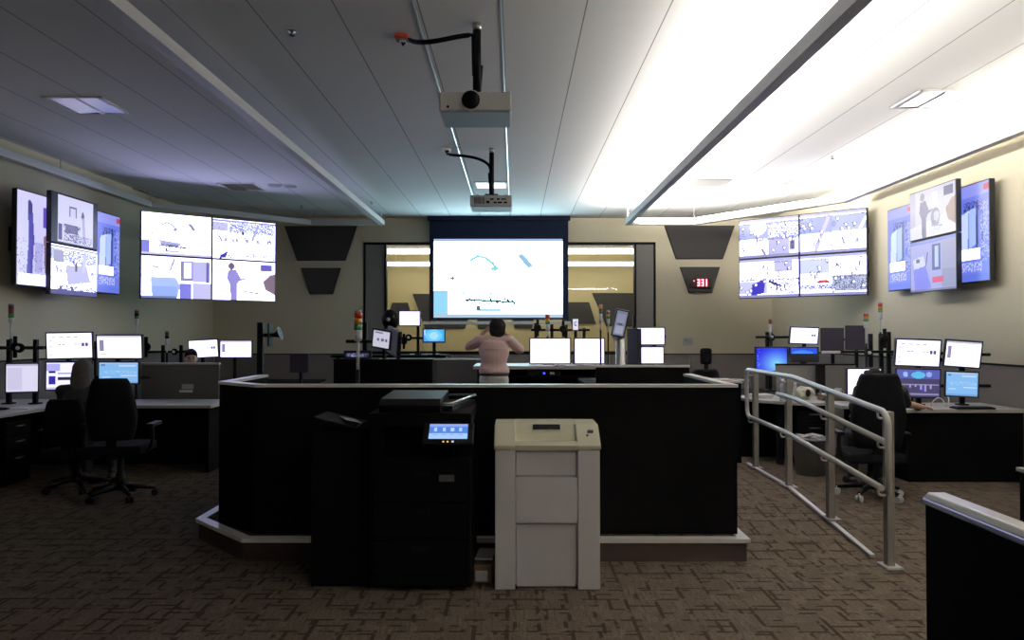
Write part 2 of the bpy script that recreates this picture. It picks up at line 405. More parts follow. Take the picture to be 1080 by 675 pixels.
# suspended cove valances
def offs(poly, d):
    out = []; n = len(poly)
    for i in range(n):
        p = Vector(poly[i]); 
        d0 = (p - Vector(poly[i - 1])).normalized() if i else None
        d1 = (Vector(poly[i + 1]) - p).normalized() if i < n - 1 else None
        if d0 is None: d0 = d1
        if d1 is None: d1 = d0
        n0 = Vector((-d0.y, d0.x)); n1 = Vector((-d1.y, d1.x)); m = (n0 + n1).normalized(); out.append(p + m * d / max(.3, m.dot(n0)))
    return out
def ribbon(poly, w, z0, z1):
    a = offs(poly, w / 2); b = offs(poly, -w / 2); m = MB()
    for i in range(len(poly) - 1):
        q = [a[i], a[i + 1], b[i + 1], b[i]]
        if True: m.prism([(v.x, v.y) for v in q], z0, z1)
    return m
ZF0, ZF1 = 3.50, 3.585
YE = P(655, 237.5, 1).y * 0 + 13.55
right_loop = [(2.06, YR + .5), (2.06, YE), (3.27, YE), (4.98, 11.2), (4.98, YR + .5), (2.2, YR + .5)]  # last rear run closes the loop, an unseen lit strip added for front fill
left_loop = [(-2.63, YR + .3), (-2.63, 14.66), (-4.03, 14.66), (-6.19, 12.55), (-6.19, YR + .3)]
for nm, loop, on in (('trim_1', right_loop, True), ('trim_2', left_loop, False)):
    ZF0, ZF1 = (3.50, 3.585) if on else (3.66, 3.755)
    o = struct(ribbon(loop, .10, ZF0, ZF1).build(nm, M_FIN))
    rods = MB()
    for i in range(1, len(loop) - 1):
        a, b = Vector(loop[i]), Vector(loop[i + 1]); k = max(1, int((b - a).length / 2.4))
        for j in range(k + 1):
            q = a.lerp(b, j / k); rods.cyl((q.x, q.y, ZF1), (q.x, q.y, ZC), .007, 8)
    rods.build('hanger_rod', M_FIN, o)
    if on:
        ribbon(loop[:2], .022, ZF1 + .001, ZF1 + .028).build('light_strip', M_COVE, o); ribbon([(2.12, YE)] + loop[2:], .022, ZF1 + .001, ZF1 + .036).build('light_strip', M_COVE2, o)
        ribbon([(p.x, p.y) for p in offs(loop[3:5], -.046)], .008, ZF1, ZF1 + .034).build('added_front_shield', M_FIN, o)  # lip added to keep the outer strip's direct light off the opposite wall
        ribbon([(p.x, p.y) for p in offs(loop[3:], .046)], .008, ZF1, ZF1 + .03).build('added_back_shield', M_FIN, o); ribbon([(p.x, p.y) for p in offs(loop[:2], .046)], .008, ZF1, ZF1 + .028).build('added_front_shield', M_FIN, o)  # more lips added to shield the side walls from direct strip light

for i, x in enumerate((-.10, -.735)): struct(MB().bx(x - .006, 4.0, ZC - .004, x + .006, YB - .3, ZC + .001).build('trim_%d' % (5 + i), M_ALU))
# raised platform with ramp
plat = [(1.55, 5.07), (1.55, 6.7), (2.45, 6.7), (2.45, 12.6), (-2.35, 12.6), (-2.35, 5.59), (-1.83, 5.07)]
struct(MB().prism(plat, 0, .15).build('floor_platform', M_CARPET))
struct(MB().prism([(5.2, 0.001), (6.7, .0), (6.7, .15)], 1.55, 2.45, 'yz').build('floor_ramp', M_CARPET))
front = [(1.55, 6.6), (1.55, 5.07), (-1.83, 5.07), (-2.35, 5.59), (-2.35, 12.6)]
struct(ribbon(front, .03, .0, .128).build('baseboard_platform', M_WOOD))
struct(ribbon(front, .07, .128, .156).build('trim_3', M_CAP))
m = MB(); 
m.prism([(5.15, .002), (5.15, .02), (6.7, .17), (6.7, .15)], 2.44, 2.475, 'yz').bx(2.44, 6.7, .15, 2.475, 7.9, .17)
struct(m.build('trim_4', M_CAP))

# ---------------------------------------------------------- ceiling things
def troffer(px, py, label, cat='ceiling light', g='square ceiling light fittings', lit=False, w=.6):
    p = PZ(px, py, ZC); t = thing('ceiling_light', label, cat, (p.x, p.y, ZC), (0, 0, 0), g)
    m = MB(); h = w / 2
    for s in (-1, 1): m.bx(s * h, -h, -.014, s * (h - .03), h, .0, .003).bx(-h, s * h, -.014, h, s * (h - .03), 0, .003)
    m.build('frame', M_FIN, t)
    if lit: MB().bx(-h + .03, -h + .03, -.008, h - .03, h - .03, -.001).build('diffuser', M_DOWN, t)
    else:
        r = MB()
        for s in (-1, 1): r.prism([(s * (h - .03), -.002), (s * .04, -.002), (s * .02, -.012), (s * .0, -.002), (s * (h - .06), -.011)], -h + .03, h - .03, 'xz')
        r.build('reflector', M_ALU, t)
        MB().bx(-.015, -h + .03, -.013, .015, h - .03, -.002).build('centre_bar', M_ALU, t)
    return t
troffer(93, 111, 'unlit square ceiling light over the dark side, large one beyond the portrait wall displays')
troffer(255, 196.5, 'small-looking unlit ceiling light above the white four-screen wall')
troffer(985, 104.5, 'square white ceiling light above the stacked wall displays on the lit side')
troffer(820, 191.5, 'ceiling light above the eight-picture wall of screens', w=.5)
troffer(518, 195, 'lit white rectangular ceiling light behind the smaller projector', lit=True, w=.52)
def vent(px, py, w, d, label):
    p = PZ(px, py, ZC); t = thing('ceiling_vent', label, 'vent', (p.x, p.y, ZC)); m = MB()
    m.bx(-w / 2, -d / 2, -.012, w / 2, d / 2, 0, .003); m.build('frame', M_PGREY, t)
    s = MB()
    for i in range(8): y = -d / 2 + d * (i + .5) / 8; s.box((0, y, -.016), (w * .88, d / 18, .006), (R(30), 0, 0))
    s.build('slat', M_FIN, t)
vent(146, 203.5, .45, .9, 'grey slatted ceiling vent beside the dark hanging cove')
vent(747, 192.5, .6, .55, 'white ceiling vent near the end of the bright cove strip')
for px, py, lb in ((290, 195, 'small round ceiling speaker beside the unlit ceiling light over the white screens'), (306, 196, 'small round ceiling speaker nearest the hanging centre valance')):
    p = PZ(px, py, ZC); t = thing('ceiling_speaker', lb, 'speaker', p, group='small ceiling speakers')
    MB().lathe([(.11, 0), (.11, -.012), (.10, -.02), (.0, -.022)]).build('grille', M_PGREY, t)
    MB().lathe([(.125, 0), (.125, -.008), (.105, -.012)]).build('rim', M_FIN, t)
for px, py, lb in ((308, 33, 'dark fire sprinkler on the plain ceiling nearest the camera'), (392, 213, 'tiny sprinkler near the far end of the centre ceiling'), (318, 217.5, 'tiny sprinkler above the wall of four white screens'), (878, 165, 'sprinkler on the bright ceiling beside the glowing cove')):
    p = PZ(px, py, ZC); t = thing('ceiling_sprinkler', lb, 'sprinkler', p, group='fire sprinklers')
    MB().lathe([(.035, 0), (.03, -.006), (.01, -.008), (.008, -.03)], seg=12).build('stem', M_ALU, t)
    MB().lathe([(.004, -.03), (.022, -.033), (.022, -.036), (.002, -.037)], seg=12).build('deflector', M_BLACKPL, t)

# projectors
def projector(px, pytop, d, label, rot, scale=1.0, front=True):
    p = PZ(px, pytop, ZC); t = thing('ceiling_projector', label, 'projector', (p.x, p.y, ZC), (0, 0, rot), 'ceiling projectors')
    t.scale = (1.066,) * 3
    MB().cyl((0, 0, 0), (0, 0, d + .02), .030, 16).cyl((.02, 0.01, -.3), (.0, .04, d + .02), .025, 12).build('pole', M_BLACKPL, t)
    MB().lathe([(.034, -.0), (.034, -.05), (.02, -.05)]).build('collar', M_ALU, t)
    MB().box((0, 0, d + .025), (.16, .14, .03), bev=.006).box((0, 0, d + .01), (.30, .05, .012)).cyl((-.19, 0, d + .022), (-.1, 0, d + .012), .02).cyl((.19, 0, d + .022), (.1, 0, d + .012), .02).build('mount_plate', M_BLACKPL, t)
    W, D, H = .50, .42, .135
    MB().box((0, 0, d - H / 2), (W, D, H), bev=.014, seg=3).build('body', M_WHITEP, t)
    MB().bx(-W / 2 + .015, -D / 2 + .015, d - H - .004, W / 2 - .015, D / 2 - .015, d - H + .002).build('shaded_underside', M_PGREY, t)  # shade below the body is put in as a grey plate
    l = MB(); l.cyl((-.03, -D / 2 - .018, d - H * .48), (-.03, -D / 2 + .02, d - H * .48), .072, 32); o = l.build('lens_ring', M_WHITEP, t)
    MB().cyl((-.03, -D / 2 - .03, d - H * .48), (-.03, -D / 2 - .015, d - H * .48), .062, 32).sph((-.03, -D / 2 - .028, d - H * .48), (.055, .012, .055)).build('lens', M_BLACKPL, o)
    MB().cyl((-.19, -D / 2 - .004, d - H * .78), (-.19, -D / 2 + .01, d - H * .78), .009, 12).build('sensor', M_BLACKPL, t)
    g = MB()
    for i in range(9): g.bx(.08 + i * .014, D / 2 - .002, d - H + .03, .086 + i * .014, D / 2 + .003, d - .03)
    g.build('vent_grille', M_BLACKPL, t)
    c = MB()
    for (x, z, ww, hh) in ((-.19, .09, .04, .02), (-.13, .09, .05, .02), (-.07, .09, .04, .018), (-.18, .05, .06, .014), (-.1, .05, .03, .02), (-.03, .05, .04, .018), (0.02, .085, .035, .03)): c.bx(x, D / 2 - .002, d - z - hh / 2, x + ww, D / 2 + .003, d - z + hh / 2)
    c.build('connector_port', M_BLACKPL, t)
    return t
projector(503, 25, -.56, 'near white ceiling projector with its round black lens facing the camera', 0)
projector(518.5, 157, -.60, 'smaller far projector showing its connector side, hung before the big screen', PI)
def ccable(pts, r, label):
    o = MB().tube(pts, r, 8).build('ceiling_cable', M_BLACKPL); tag(o, label, 'cable', 'projector cables')
def bez(p, n=14):
    p = [Vector(q) for q in p]; out = []
    for i in range(n + 1):
        t = i / n; q = p[:]
        while len(q) > 1: q = [q[k].lerp(q[k + 1], t) for k in range(len(q) - 1)]
        out.append(q[0])
    return out
Yp = PZ(503, 25, ZC).y
ccable(bez([PZ(432, 42, ZC - .0), P(437, 47, Yp - .1), P(462, 46, Yp - .1), P(478, 37, Yp - .03), P(500, 37, Yp - .03)]) + [P(500, 60, Yp), P(500.5, 80, Yp)], .019, 'thick black cable bowed to the pole of the near projector')
Yp = PZ(518, 157, ZC).y
ccable(bez([PZ(474, 163, ZC), P(478, 165, Yp), P(505, 162, Yp), P(517, 172, Yp), P(517, 178, Yp)]) , .019, 'thin-looking black cable bowed to the pole of the far projector')
for px, py, c, lb in ((424, 38, M_RED, 'red and white cable outlet on the ceiling near the first projector'), (471, 157, M_WHITEP, 'white cable outlet on the ceiling near the far projector')):
    p = PZ(px, py, ZC); t = thing('ceiling_outlet', lb, 'outlet', p, group='ceiling outlets')
    MB().bx(-.05, -.06, -.03, .05, .06, 0, .004).build('box', c, t); MB().bx(-.02, -.03, -.05, .03, .045, -.03, .004).build('socket', M_WHITEP if c is M_RED else M_BLACKPL, t)
    MB().tube([(.0, .0, -.05), (.01, -.02, -.08), (.03, -.04, -.07)], .008, 8).build('plug_lead', M_BLACKPL, t)

# --------------------------------------------------- acoustic wall panels
def trap(c, label, Y=YB, tilt=None, m=M_CHAR):
    pts = [P(x, y, Y) for x, y in c]; cx = sum(p.x for p in pts) / len(pts); cz = sum(p.z for p in pts) / len(pts)
    t = thing('mounted_acoustic_panel', label, 'wall panel', (cx, Y - (.004 if Y == YB else .001), cz), group='trapezoid wall panels')
    poly = [(p.x - cx, p.z - cz) for p in pts]
    MB().prism(poly, -.05, -.001, 'xz', bev=.006).build('fabric_face', m, t)
    e = MB(); n = len(poly)
    e.prism([(x * 1.02, z * 1.025) for x, z in poly], -.02, 0, 'xz').build('edge_backing', M_BLACKPL, t)
    return t
trap([(301, 239), (376, 239), (364, 274.5), (314, 274.5)], 'large dark trapezoid panel on the dim wall beside the white four-screen wall')
trap([(318, 283), (359.5, 283), (351, 310), (327, 310)], 'small dark trapezoid panel under the large one on the dim wall')
trap([(701, 238.5), (774, 238.5), (761.5, 273), (713, 273)], 'large dark trapezoid panel on the tan wall above the red clock')
trap([(717, 282), (758.6, 282), (750.5, 308.6), (726.4, 308.6)], 'small dark trapezoid panel that carries the red digital clock')
trap([(625, 309.5), (690, 309.5), (678, 344), (640, 344)], 'dark trapezoid panel seen through the glass behind the tilted monitor', YF)
trap([(600, 319), (621, 319), (628, 341), (592, 341)], 'narrow dark panel seen through the glass beside the projection screen edge', YF)
trap([(436, 310.5), (500, 310.5), (490, 346), (449, 346)], 'dark trapezoid panel seen through the glass above the blue monitor', YF)
trap([(414, 319.5), (430, 319.5), (437, 342), (407, 342)], 'dark panel seen through the glass behind the small white monitor', YF)
trap([(503, 315), (524, 315), (520, 346.2), (504, 346.2)], 'dark panel seen through the glass below the projection screen', YF)
trap([(538, 315), (566, 315), (561, 345.8), (543, 345.8)], 'dark panel seen through the glass beside the head of the person in pink', YF)

# digital clock
pc = P(738.5, 298.3, YB - .055); t = thing('digital_clock', 'black digital clock with red digits on the small trapezoid panel', 'clock', (pc.x, YB - .055, pc.z))
s = YB / F
MB().bx(-9.8 * s, -.045, -5.2 * s, 9.8 * s, 0, 5.2 * s, .008).build('case', mat('red_tinted_case', (.03, .002, .004), .3), t)
d = MB(); 
def seg7(m, x, z, w, h, segs):
    q = .026
    if 'a' in segs: m.bx(x, -.05, z + h / 2 - q, x + w, -.045, z + h / 2)
    if 'g' in segs: m.bx(x, -.05, z - q / 2, x + w, -.045, z + q / 2)
    if 'd' in segs: m.bx(x, -.05, z - h / 2, x + w, -.045, z - h / 2 + q)
    if 'b' in segs: m.bx(x + w - q, -.05, z, x + w, -.045, z + h / 2)
    if 'c' in segs: m.bx(x + w - q, -.05, z - h / 2, x + w, -.045, z)
for x, sg in ((-3.6, 'abgcd'), (.6, 'abgcd'), (4.0, 'bc')): seg7(d, x * s, 0, 2.7 * s, 7.4 * s, sg)
d.bx(-7.6 * s, -.05, 1.4 * s, -6.6 * s, -.045, 2.4 * s)
d.build('digits', M_LEDR, t)
# notice
pn = P(725.5, 360.5, YB - .002); t = thing('wall_notice', 'pale paper notice on the tan wall above the grey panels', 'notice', pn)
MB().box((0, -.002, 0), (.2, .003, .16)).build('sheet', mat('notice_paper', (.42, .42, .43), .9), t)
n = MB(); n.box((-.045, -.005, .045), (.06, .002, .022))
for i, (x, w_) in enumerate(((-.0, .13), (.02, .1))): n.box((x, -.005, .02 - i * .02), (w_, .002, .008))
n.build('printing', M_ICON, t)

# pendants in the room beyond
for Y, py, h, lb in ((17.0, 265, .11, 'broad glowing ceiling strip light seen through the glass, the higher one'), (18.7, 278.5, .09, 'thin glowing strip light seen through the glass, the lower one')):
    z = P(500, py, Y).z; t = thing('strip_light', lb, 'light', (0, Y, z), group='strip lights beyond the glass')
    MB().bx(-3.6, -.05, -h / 2, 3.6, .05, h / 2, .01).build('diffuser', M_PEND, t)
    MB().bx(-3.6, -.06, h / 2, 3.6, .06, h / 2 + .02).build('housing', M_FIN, t)
    r = MB()
    for x in (-3.0, 0, 3.0): r.cyl((x, 0, h / 2 + .02), (x, 0, ZB - z), .008, 6)
    r.build('hanger', M_FIN, t)

# -------------------------------------------------------- picture contents
LAV = (238, 236, 252); VIO = (128, 120, 200); DV = (60, 50, 150); BLK = (30, 28, 60)
def pic_scene_curve(w=100, h=60, proj=False):
    k = Pic(w, h, (250, 249, 255)); blue = (170, 225, 255) if proj else (150, 150, 235)
    k.rect(0, .66, .11, .97, blue)
    a = (150, 220, 225) if proj else (150, 145, 170)
    pts = [(.29, .27), (.34, .22), (.40, .24), (.45, .30), (.49, .38)]
    for i in range(4): k.line(*pts[i], *pts[i + 1], .014, a, .8)
    k.ell(.47, .38, .03, .03, a, .7); k.line(.68, .22, .74, .34, .025, (150, 190, 230) if proj else (140, 135, 155), .8)
    k.ell(.145, .50, .018, .02, (120, 120, 140))
    if not proj: k.poly([(.24, .64), (.55, .70), (.52, .78), (.27, .76)], (196, 196, 236))
    k.line(.25, .77, .62, .80, .012, (60, 60, 70)); k.speck(.24, .74, .66, .83, (60, 65, 80), .42, 3); k.speck(.2, .6, .55, .74, (215, 220, 235), .3, 13); k.rect(.33, .84, .36, .92, (90, 110, 130)); k.rect(.36, .88, .52, .93, (205, 235, 250))
    k.rect(0, .95, 1, 1, (205, 210, 228) if proj else (230, 228, 250))
    if proj: k.rect(0, 0, 1, .03, (180, 195, 235))
    return k
def pic_crowd(w=100, h=60):
    k = Pic(w, h, (247, 246, 254))
    k.rect(0, .02, 1, .06, (170, 170, 215)); k.rect(.25, .07, .98, .33, (160, 165, 225)); k.speck(.25, .05, .98, .33, (240, 240, 255), .35, 5); k.rect(0, .08, .23, .3, (225, 222, 248)); k.speck(.0, .1, .23, .5, (120, 120, 170), .06, 8)
    k.line(.72, .1, .62, .5, .02, (196, 196, 232)); k.speck(.2, .33, .95, .6, (110, 105, 150), .07, 6)
    for i in range(5): k.line(.1 + .2 * i, .45 + .05 * (i % 2), .14 + .2 * i, .58, .012, (110, 106, 150)); k.ell(.2 + .17 * i, .52, .025, .05, (186, 184, 220))
    k.line(.02, .42, .3, .46, .006, (150, 150, 190)); k.line(.3, .72, .98, .66, .006, (160, 160, 200)); k.ell(.47, .33, .02, .05, (50, 50, 80))
    k.poly([(.11, .92), (.24, .80), (.2, .98), (.1, 1)], (80, 70, 180)); k.speck(.24, .84, 1, .98, (90, 80, 160), .4, 9); k.speck(0, .6, 1, .8, (190, 190, 220), .05, 2)
    return k
def pic_room(w=100, h=60):
    k = Pic(w, h, (246, 245, 255))
    k.poly([(.13, .5), (.48, .5), (.55, .7), (.5, 1), (.15, 1)], (190, 215, 252)); k.poly([(.15, .72), (.5, .72), (.5, 1), (.15, 1)], (165, 195, 248))
    k.line(.46, .05, .4, .33, .012, (120, 120, 170)); k.rect(.55, .08, .73, .56, (150, 150, 195)); k.rect(.6, .12, .71, .5, (240, 240, 255)); k.rect(.73, .08, .95, .58, (212, 208, 246)); k.rect(.93, .08, .98, .6, (120, 115, 170))
    k.rect(.54, .64, .71, 1, (140, 140, 230)); k.rect(.73, .62, 1, 1, (218, 216, 248)); k.speck(0, .2, .1, .5, (150, 145, 190), .2, 4); k.rect(.15, .24, .24, .27, (120, 120, 140)); k.rect(0, .95, .5, 1, (120, 140, 190))
    return k
def pic_person(w=100, h=60, dark=False):
    bg = (205, 203, 214) if dark else (250, 248, 255); k = Pic(w, h, bg); b = (95, 88, 130) if dark else (165, 155, 222)
    if dark: k.rect(0, 0, .12, 1, (176, 172, 190)); k.poly([(.0, .75), (1, .55), (1, 1), (0, 1)], (226, 224, 232)); k.rect(.5, .1, .62, .5, (230, 230, 238)); k.ell(.58, .62, .1, .2, (120, 118, 140)); k.ell(.6, .6, .06, .1, (190, 190, 200))
    k.ell(.29, .14, .05, .09, (120, 105, 130)); k.poly([(.24, .25), (.36, .22), (.44, .45), (.38, .6), (.38, 1), (.28, 1), (.27, .62), (.22, .45)], b); k.line(.4, .5, .5, .45, .02, b)
    k.rect(.76, .06, .95, .24, (110, 100, 200) if not dark else (60, 55, 110)); k.poly([(.8, .5), (.93, .32), (1, .3), (1, .85), (.84, .72)], (140, 115, 130) if not dark else (150, 120, 100)); k.line(.5, .78, .72, .82, .014, (150, 145, 190)); k.speck(.5, .6, .75, .9, (150, 150, 185), .05, 12)
    return k
def pic_multi(w=100, h=60, kind=0):
    k = Pic(w, h, (246, 245, 254))
    bl = (175, 182, 238)
    if kind == 0:
        k.rect(0, .1, 1, .55, bl); k.ell(.33, .22, .14, .2, (240, 240, 254)); k.speck(.5, .15, 1, .55, (100, 105, 170), .3, 1); k.speck(.5, .15, 1, .5, (245, 245, 255), .3, 2); k.rect(0, .52, .48, 1, (247, 246, 254)); k.rect(.5, .55, .85, .95, (205, 200, 240)); k.rect(.86, .62, .94, .85, (60, 55, 140)); k.speck(0, .15, .1, .9, (110, 110, 170), .2, 3); k.line(.4, .8, .45, .95, .02, (110, 110, 150))
    elif kind == 1:
        k.rect(0, .1, .5, .5, (165, 178, 240)); k.rect(.5, .1, 1, .48, (190, 198, 244)); k.speck(0, .12, .2, .5, (90, 95, 160), .2, 4); k.line(.45, .1, .25, .9, .03, (226, 214, 248)); k.speck(.4, .5, .6, .95, (80, 80, 130), .22, 5); k.ell(.52, .3, .04, .08, (150, 150, 210)); k.line(.65, .65, .68, .8, .014, (120, 120, 150)); k.line(1, .2, .9, .5, .02, (240, 240, 255))
    elif kind == 2:
        k.speck(0, .1, .4, .45, (120, 115, 160), .10, 6); k.rect(.6, .05, .9, .35, (222, 220, 246)); k.rect(.0, .58, .48, .9, (232, 230, 250)); k.poly([(.22, .66), (.46, .5), (.42, .9), (.2, .95)], (72, 62, 200)); k.speck(.5, .55, 1, .92, (100, 90, 190), .4, 7); k.line(.53, .6, .7, .72, .03, (70, 66, 120)); k.speck(0, .52, 1, .56, (120, 120, 170), .4, 8)
    else:
        k.rect(0, .1, .45, .45, (232, 240, 252)); k.line(.3, .38, .25, .48, .012, (140, 150, 170)); k.speck(.46, .2, .65, .5, (100, 110, 150), .25, 9); k.poly([(.2, .72), (.3, .62), (.42, .62), (.5, .72), (.38, .69), (.28, .7)], (225, 70, 80)); k.rect(0, .74, .5, .84, (70, 90, 200)); k.speck(0, .68, .5, .92, (240, 240, 255), .35, 10); k.rect(.5, .52, 1, .9, (215, 222, 235)); k.speck(.5, .52, 1, .9, (100, 115, 150), .42, 11)
    rs = np.random.RandomState(20 + kind)
    for i in range(16):
        x, y = rs.rand() * .95, .1 + rs.rand() * .78; k.line(x, y, x + .05 * (rs.rand() - .3), y + .1, .008, (96, 94, 140)); k.ell(x + .03, y + .03, .03, .045, (120, 118, 170)); k.ell(x + .03, y + .03, .02, .032, (238, 238, 252))
    for y in (.09, .53): k.speck(.02, y, .98, y + .03, (110, 108, 150), .4, kind)
    k.line(.5, 0, .5, 1, .003, (200, 200, 230)); k.rect(0, 0, 1, .06, (205, 203, 240)); k.rect(0, .94, 1, 1, (165, 165, 205)); return k
def pic_port_people(w=44, h=80):
    k = Pic(w, h, (232, 228, 252)); k.poly([(.32, .08), (.45, .12), (.52, .5), (.45, .98), (.28, .98), (.34, .55)], (96, 86, 178)); k.ell(.38, .16, .07, .08, (80, 70, 130)); k.rect(.8, .12, 1, .35, (110, 88, 190)); k.poly([(.82, .45), (1, .4), (1, .9), (.86, .85)], (150, 116, 130)); k.rect(.55, .52, .8, .85, (200, 196, 236)); k.speck(.0, .5, .9, .98, (120, 110, 180), .08, 1); k.rect(.05, .88, .9, 1, (240, 238, 255)); return k
def pic_port_map(w=44, h=80):
    k = Pic(w, h, (120, 138, 232)); k.rect(0, 0, 1, .12, (160, 165, 240)); k.speck(.25, .17, .75, .27, (50, 56, 120), .5, 2); k.poly([(.15, .3), (.4, .26), (.36, .72), (.1, .72)], (225, 240, 254)); k.poly([(.42, .26), (.62, .24), (.62, .62), (.42, .66)], (190, 215, 250)); k.line(.66, .22, .64, .64, .03, (50, 60, 130)); k.line(.8, .2, .8, .8, .03, (84, 100, 200)); k.speck(.76, .2, 1, .8, (190, 200, 250), .3, 4); k.rect(.1, .66, .72, .78, (246, 246, 255)); k.speck(.1, .8, .8, .9, (215, 220, 255), .45, 5); k.rect(0, .93, 1, 1, (110, 130, 228)); k.rect(.85, .03, 1, .09, (220, 70, 90)); return k
def pic_stack_top(w=88, h=54):
    k = Pic(w, h, (26, 24, 40)); k.rect(.13, .02, .9, .98, (232, 230, 246)); k.rect(.36, .2, .52, .42, (120, 118, 140)); k.rect(.39, .24, .5, .42, (225, 224, 240)); k.ell(.66, .36, .03, .1, (100, 95, 120)); k.line(.67, .42, .70, .9, .03, (190, 186, 210)); k.rect(.28, .6, .56, .78, (120, 116, 150)); k.speck(.25, .6, .6, .95, (80, 76, 110), .35, 3); k.rect(.14, .62, .22, .95, (86, 80, 140)); k.speck(.4, .8, .88, .96, (110, 106, 140), .4, 5); return k
def pic_stack_low(w=88, h=54):
    k = pic_crowd(w, h); k.rect(0, .9, 1, 1, (70, 60, 130)); k.poly([(.3, .4), (.75, .35), (.85, .7), (.35, .8)], (205, 202, 228)); k.rect(.05, .12, .25, .35, (170, 170, 190)); k.rect(.5, .33, .54, .5, (40, 36, 60)); k.poly([(.68, .12), (.76, .14), (.72, .5), (.66, .5)], (220, 220, 240)); k.speck(.1, .8, 1, .95, (60, 50, 140), .4, 6); return k
def pic_bed(w=88, h=54):
    k = Pic(w, h, (172, 172, 214)); k.rect(0, 0, 1, .08, (130, 140, 210)); k.poly([(.05, .35), (.3, .3), (.48, .95), (.1, .98)], (130, 128, 226)); k.poly([(.05, .35), (.3, .3), (.36, .5), (.08, .55)], (222, 222, 246)); k.rect(.14, .36, .22, .42, (70, 70, 90)); k.rect(.5, .12, .68, .62, (70, 76, 140)); k.rect(.56, .14, .64, .55, (190, 212, 250)); k.rect(.7, .05, 1, .98, (165, 162, 186)); k.rect(.72, .62, 1, .95, (150, 148, 176)); k.rect(.5, .74, .74, .86, (230, 50, 110)); k.line(.4, .25, .36, .5, .012, (60, 60, 110)); k.rect(0, .96, 1, 1, (120, 116, 160)); return k

# --------------------------------------------------------- wall displays
def display(cx, cy, cz, yaw, w, h, pic, label, group, back=.1):
    t = thing('wall_display', label, 'display', (cx, cy, cz), (0, 0, yaw), group)
    MB().box((0, .03, 0), (w, .06, h), bev=.004).build('housing', M_BEZEL, t)
    picture_mesh('picture', pic, w - .024, h - .024, SCR, t, y=-.002)
    MB().box((0, .06 + back / 2, 0), (.2, back, .3)).box((0, .06 + back / 2, 0), (.06, back, min(h, .9) * .8)).build('bracket', M_BLACKPL, t)
    return t
def quad_wall(pl, Yl, pr, Yr, pics, labels, group):
    (xl, t0, b0), (xr, t1, b1) = pl, pr
    a, b = P(xl, t0, Yl), P(xr, t1, Yr); c, d = P(xl, b0, Yl), P(xr, b1, Yr)
    zt = (a.z + b.z) / 2; zb = (c.z + d.z) / 2; ux = Vector((b.x - a.x, b.y - a.y, 0)); W = ux.length; ux.normalize(); yaw = math.atan2(ux.y, ux.x); H = zt - zb
    i = 0
    for r in range(2):
        for q in range(2):
            o = Vector((a.x, a.y, 0)) + ux * W * (.25 + .5 * q); display(o.x, o.y, zt - H * (.25 + .5 * r), yaw, W / 2 - .004, H / 2 - .004, pics[i], labels[i], group); i += 1
    mid = Vector((a.x, a.y, 0)) + ux * W / 2
    f = thing('display_mount', 'black steel mount behind the %s' % group, 'mount', (mid.x, mid.y, (zt + zb) / 2), (0, 0, yaw))
    n = MB()
    for z in (-H / 4, H / 4): n.box((0, .2, z), (W * .96, .04, .08))
    for x in (-W * .35, 0, W * .35): n.box((x, .23, 0), (.06, .03, H * .9))
    n.build('rail', M_BLACKPL, f)
    L = (YB - mid.y) / math.cos(yaw) if abs(yaw) < 1.2 else .5
    ro = Matrix.Rotation(-yaw, 3, 'Z'); mm = MB()
    tgt = Vector((XL - mid.x, 1.45, 0)) if mid.x < 0 else Vector((XR - mid.x, .5, 0))
    for z in (-H * .3, H * .3): mm.cyl((0, .24, z), ro @ tgt + Vector((0, 0, z)), .04, 10)
    mm.build('wall_arm', M_BLACKPL, f)
quad_wall((148.5, 221, 314.5), 11.4, (291, 236, 318.5), 12.75, [pic_scene_curve(), pic_crowd(), pic_room(), pic_person()],
          ['dim corner wall display with a curved arm drawing on white, upper row', 'dim corner wall display with a crowded picture, nearest the large trapezoid panel',
           'wall display in the dim corner with a pale blue floor and doorway picture', 'wall display in the dim corner showing a violet person on white'], 'dim corner four-screen wall')
quad_wall((779, 232.5, 315), 12.35, (914.5, 218.5, 311.5), 11.0, [pic_multi(kind=0), pic_multi(kind=1), pic_multi(kind=2), pic_multi(kind=3)],
          ['lit corner wall display with a small dark blue square pictured, upper row', 'wall display in the lit corner with pale blue floors, upper one nearest the stacked displays',
           'wall display in the lit corner with a bright violet slab in its picture, lower row', 'wall display in the lit corner with a red arc in its picture, lower row'], 'lit corner four-screen wall')
def wall_disp(side, X, Y0, Y1, z0, z1, pic, label, group):
    yaw = PI / 2 if side < 0 else -PI / 2
    return display(X, (Y0 + Y1) / 2, (z0 + z1) / 2, yaw, abs(Y1 - Y0), z1 - z0, pic, label, group, back=abs(abs(X) - (abs(XL) if side < 0 else XR)) - .06)
g = 'displays on the dim side wall'
wall_disp(-1, -6.05, 8.99, 9.64, 2.12, 3.30, pic_port_people(), 'portrait wall display on the dim side wall with a tall violet figure', g)
wall_disp(-1, -6.05, 10.71, 11.36, 2.12, 3.31, pic_port_map(), 'portrait wall display of blue charts, between stacked displays and dim corner screens', g)
wall_disp(-1, -5.90, 9.42, 10.48, 2.70, 3.355, pic_stack_top(), 'upper of two stacked displays on the dim side wall, black bars beside its picture', g)
wall_disp(-1, -5.90, 9.42, 10.48, 2.03, 2.69, pic_stack_low(), 'lower of two stacked displays on the dim side wall, grey machine picture', g)
g = 'displays on the lit side wall'
wall_disp(1, 5.20, 10.38, 9.75, 2.11, 3.24, pic_port_map(), 'blue portrait display on the lit side wall, between the corner screens and the stack', g)
wall_disp(1, 5.20, 8.78, 8.15, 2.11, 3.235, pic_port_map(), 'blue portrait display on the lit side wall, nearest the camera', g)
wall_disp(1, 5.06, 9.53, 8.53, 2.70, 3.31, pic_person(88, 54, True), 'upper of two stacked displays on the lit side wall, person in grey room', g)
